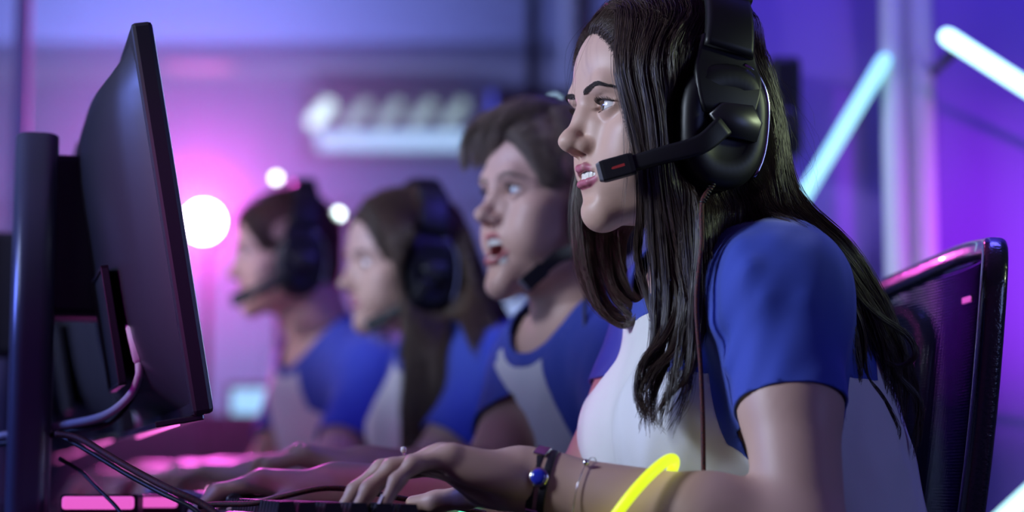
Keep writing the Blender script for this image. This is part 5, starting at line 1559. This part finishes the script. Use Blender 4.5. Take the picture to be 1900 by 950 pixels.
# ------------------------------------------------------------------ jewellery and bands on the near player
SILVER = mat('silver', (.75, .74, .72), .18, metal=1.)
BLUESTONE = mat('blue_stone', (.02, .04, .55), .1, coat=1.)
STRAP = mat('black_strap', (.015, .013, .02), .5)
fd = nrm(A1['EL'] - A1['WL'])
def ringpts(c, d, r, n=32, squash=1.0, tilt=0.0):
    d = nrm(d); u = nrm(np.cross(d, (0, 1, 0))); w = np.cross(d, u)
    a = np.arange(n) / n * 2 * math.pi
    return c + r * (np.cos(a)[:, None] * u * squash + np.sin(a)[:, None] * w) + d * (tilt * np.sin(a) * r)[:, None], np.cos(a)[:, None] * u + np.sin(a)[:, None] * w
bc = A1['WL'] + fd * .012
br = empty('bracelet', tuple(bc), 'black strap bracelet with a round blue stone on the nearest woman\'s wrist', 'bracelet')
for off, rr in ((-.006, .0285), (.004, .0292)):
    Pq, Uq = ringpts(bc + fd * off, fd, rr, 40, 1.0, .15)
    V, F = sweep(np.vstack([Pq]), rrect(.0065, .003, .001), Uq, close=True); mesh_obj('strap', V, F, STRAP, br)
fr = nrm(np.array((0, -1, .15)) - fd * (np.array((0, -1, .15)) @ fd))
V, F = lathe([(.0001, -.002), (.0085, -.002), (.0088, .001), (.0075, .0025), (.0001, .0028)], (bc + fr * .0305 + fd * .003, fr), 24); s_ = mesh_obj('setting', V, F, SILVER, br)
V, F = lathe([(.0001, .001), (.0068, .001), (.0066, .0032), (.004, .0044), (.0001, .0048)], (bc + fr * .0305 + fd * .003, fr), 24); s_ = mesh_obj('stone', V, F, BLUESTONE, br); s_['label'] = 'round blue stone'
upw = nrm(np.array((0, -.45, 1)) - fd * (np.array((0, -.45, 1)) @ fd))
box_obj('metal_plate', bc + upw * .0305 - fd * .004, (.012, .016, .003), SILVER, br, np.stack([fd, np.cross(upw, fd), upw], 1), .001)
dnw = nrm(np.array((0, -.7, -1)) - fd * (np.array((0, -.7, -1)) @ fd))
box_obj('buckle', bc + dnw * .0305, (.012, .010, .003), SILVER, br, np.stack([fd, np.cross(dnw, fd), dnw], 1), .001)
# thin chain with a bead, further up the arm
ch_c = A1['WL'] + fd * .050
ch = empty('chain_bracelet', tuple(ch_c), 'fine chain with one silver bead round the forearm above the bracelet', 'bracelet')
Pq, Uq = ringpts(ch_c, fd, .0318, 48); V, F = sweep(Pq, rrect(.0009, .0009, .0003), Uq, close=True); mesh_obj('chain', V, F, SILVER, ch)
fr2 = nrm(np.array((0, -.62, .8)) - fd * (np.array((0, -.62, .8)) @ fd))
V, F = lathe([(.0001, -.003), (.002, -.0025), (.003, 0), (.002, .0025), (.0001, .003)], (ch_c + fr2 * .033, fr2), 14); mesh_obj('bead', V, F, SILVER, ch)
# glowing bands
GLOWY = mat('yellow_glow', (.5, .5, .02), .4, emis=(.75, .95, .02), estr=1.05)
gc = A1['WL'] * .60 + A1['EL'] * .40
Pq, Uq = ringpts(gc, nrm(fd + np.array((.0, 0, -.55))), .050, 48)
V, F = sweep(Pq, rrect(.0095, .0095, .0046, 4), Uq, close=True)
gy = mesh_obj('glow_bracelet', V, F, GLOWY); tag(gy, 'glowing yellow band round the nearest woman\'s left forearm', 'glow bracelet')
GLOWG = mat('green_glow', (.1, .5, .35), .4, emis=(.12, .95, .55), estr=1.1)
fdr = nrm(A1['ER'] - A1['WR']); gc2 = A1['WR'] * .46 + A1['ER'] * .54
Pq, Uq = ringpts(gc2, nrm(fdr + np.array((0, 0, -.7))), .047, 48)
V, F = sweep(Pq, rrect(.0066, .0066, .0032, 3), Uq, close=True)
gg_ = mesh_obj('glow_bracelet', V, F, GLOWG); tag(gg_, 'glowing green band round her other forearm, below the wrist', 'glow bracelet')
# ring on the middle finger
jj = W1.joints['L'][1]; rc = jj[0] * .45 + jj[1] * .55; rd = nrm(jj[1] - jj[0])
rg = empty('finger_ring', tuple(rc), 'gold finger ring with a small pearl on the nearest woman\'s left hand', 'ring')
GOLD = mat('pale_gold', (.85, .62, .38), .2, metal=1.)
Pq, Uq = ringpts(rc, rd, .0112, 28); V, F = sweep(Pq, rrect(.0022, .0012, .0005), Uq, close=True); mesh_obj('band', V, F, GOLD, rg)
ru_ = nrm(UP - rd * (UP @ rd)); V, F = lathe([(.0001, -.0028), (.002, -.0022), (.0029, 0), (.002, .0022), (.0001, .0028)], (rc + ru_ * .0136, ru_), 14); mesh_obj('pearl', V, F, mat('pearl', (.8, .75, .7), .2, coat=.5), rg)

# ------------------------------------------------------------------ chairs
CH_FR = mat('chair_frame', (.016, .016, .02), .22, coat=.7, bump=(260, .35, .002))
CH_MESH = mat('chair_mesh_thread', (.011, .012, .028), .9, spec=0.)
CH_PAD = mat('chair_seat_fabric', (.02, .02, .026), .85)
CH_MET = mat('chair_metal', (.25, .25, .27), .3, metal=1.)
def chair(label):
    """local frame: x forward, y left of sitter... built around the origin on the floor, back at x=-.22"""
    root = empty('office_chair', (0, 0, 0), label, 'chair', 'office chairs at the desk')
    hw, z0, z1 = .225, .50, .985
    def bx(z, y=0):                                 # backrest curve: leans back, wraps slightly round the sides
        t = (z - z0) / (z1 - z0)
        return -.225 - .075 * t ** 1.4 - .018 * math.sin(t * 3.1) + .035 * (abs(y) / hw) ** 2
    loop = []
    R_ = .055
    def corner(cy, cz, a0):
        for i in range(7):
            a = r_(a0 + 90 * i / 6); loop.append((cy + R_ * math.cos(a), cz + R_ * math.sin(a)))
    corner(hw - R_, z1 - R_, 0); 
    for i in range(1, 8): loop.append(((hw - R_) * (1 - i / 4), z1 + .012 * math.sin(i / 8 * 3.14)))
    corner(-hw + R_, z1 - R_, 90)
    for i in range(1, 10): loop.append((-hw + .02 * (i / 10) ** 2, z1 - R_ - (z1 - z0 - 2 * R_) * i / 10))
    corner(-hw + .02 + R_, z0 + R_, 180)
    for i in range(1, 6): loop.append(((-hw + .02 + R_) * (1 - i / 3), z0))
    corner(hw - .02 - R_, z0 + R_, 270)
    for i in range(1, 10): loop.append((hw - .02 * (1 - i / 10) ** 2, z0 + R_ + (z1 - z0 - 2 * R_) * i / 10))
    P = np.array([(bx(z, y), y, z) for y, z in loop])
    V, F = sweep(P, rrect(.022, .024, .008, 4), np.tile((1., 0, 0), (len(P), 1)), close=True); mesh_obj('back_frame', V, F, CH_FR, root)
    # woven panel: threads both ways, one object
    Vs, Fs, o = [], [], 0
    nh, nvv = 150, 70
    for i in range(nh):
        z = z0 + .010 + (z1 - z0 - .012) * i / (nh - 1)
        wz = hw - .004 - (.05 * max(0, (z - (z1 - .05)) / .05) ** 2)
        ys = np.linspace(-wz, wz, 9)
        for s in range(8):
            a_, b_ = ys[s], ys[s + 1]
            Vs += [(bx(z, a_), a_, z - .0012), (bx(z, b_), b_, z - .0012), (bx(z, b_), b_, z + .0012), (bx(z, a_), a_, z + .0012)]; Fs.append((o, o + 1, o + 2, o + 3)); o += 4
    for i in range(nvv):
        y = -hw + .014 + (2 * hw - .028) * i / (nvv - 1)
        zs = np.linspace(z0 + .01, z1 - .006 - (.04 if abs(y) > hw - .03 else 0), 13)
        for s in range(12):
            a_, b_ = zs[s], zs[s + 1]
            Vs += [(bx(a_, y) - .0006, y - .0019, a_), (bx(a_, y) - .0006, y + .0019, a_), (bx(b_, y) - .0006, y + .0019, b_), (bx(b_, y) - .0006, y - .0019, b_)]; Fs.append((o, o + 1, o + 2, o + 3)); o += 4
    tag(mesh_obj('back_mesh', Vs, np.array(Fs), CH_MESH, root, smooth=False), kind='stuff')
    box_obj('label_tab', (bx(.955) + .006, .05, .947), (.002, .03, .006), GREY_P, root)
    # seat, arms, stem, five-star base
    V, F = clay([rbox((.02, 0, .385), (.25, .245, .045), None, .035)], .012, smooth=2); mesh_obj('seat', V, F, CH_PAD, root)
    tube_obj('back_support', [(bx(.6) - .02, 0, .62), (-.27, 0, .46), (-.20, 0, .34), (-.05, 0, .33)], .018, CH_FR, root, 10, 16)
    V, F = lathe([(.03, .09), (.03, .25), (.022, .26), (.022, .335), (.05, .345)], ((0, 0, 0), (0, 0, 1)), 18); mesh_obj('stem', V, F, CH_MET, root)
    for i in range(5):
        a = i * 2 * math.pi / 5 + .3; e = np.array((math.cos(a), math.sin(a), 0))
        tube_obj('base_arm', [e * .02 + (0, 0, .10), e * .17 + (0, 0, .085), e * .29 + (0, 0, .065)], .017, CH_FR, root, 8, 6)
        V, F = lathe([(.012, -.018), (.026, -.014), (.026, .014), (.012, .018)], (e * .29 + np.array((0, 0, .026)), np.cross(e, UP)), 14); mesh_obj('caster', V, F, BLACK, root)
    return root
def copy_tree(o, parent=None):
    c = o.copy(); COL.objects.link(c); c.parent = parent
    if parent is not None: c.matrix_parent_inverse = o.matrix_parent_inverse.copy()
    for ch_ in o.children: copy_tree(ch_, c)
    return c
ch0 = chair('black mesh-backed office chair behind the nearest woman')
def put(ch_, loc, fac):
    ch_.location = (loc[0], loc[1], 0); ch_.rotation_euler = (0, 0, math.atan2(fac[1], fac[0]))
c2, c3, c4 = (copy_tree(ch0) for _ in range(3))
put(ch0, (.168, 2.045, 0), (-.995, -.08))
c2['label'] = 'mesh-backed office chair of the shouting man in the second place'; put(c2, B2.c(.0)[:2] - np.array((-.04, -.03)), (-.8, -.55))
c3['label'] = 'mesh-backed office chair of the woman in the third place'; put(c3, G3.c(.0)[:2] - np.array((-.04, -.03)), (-.95, -.25))
c4['label'] = 'mesh-backed office chair of the farthest man'; put(c4, F4.c(.0)[:2] - np.array((-.04, -.03)), (-.95, -.25))
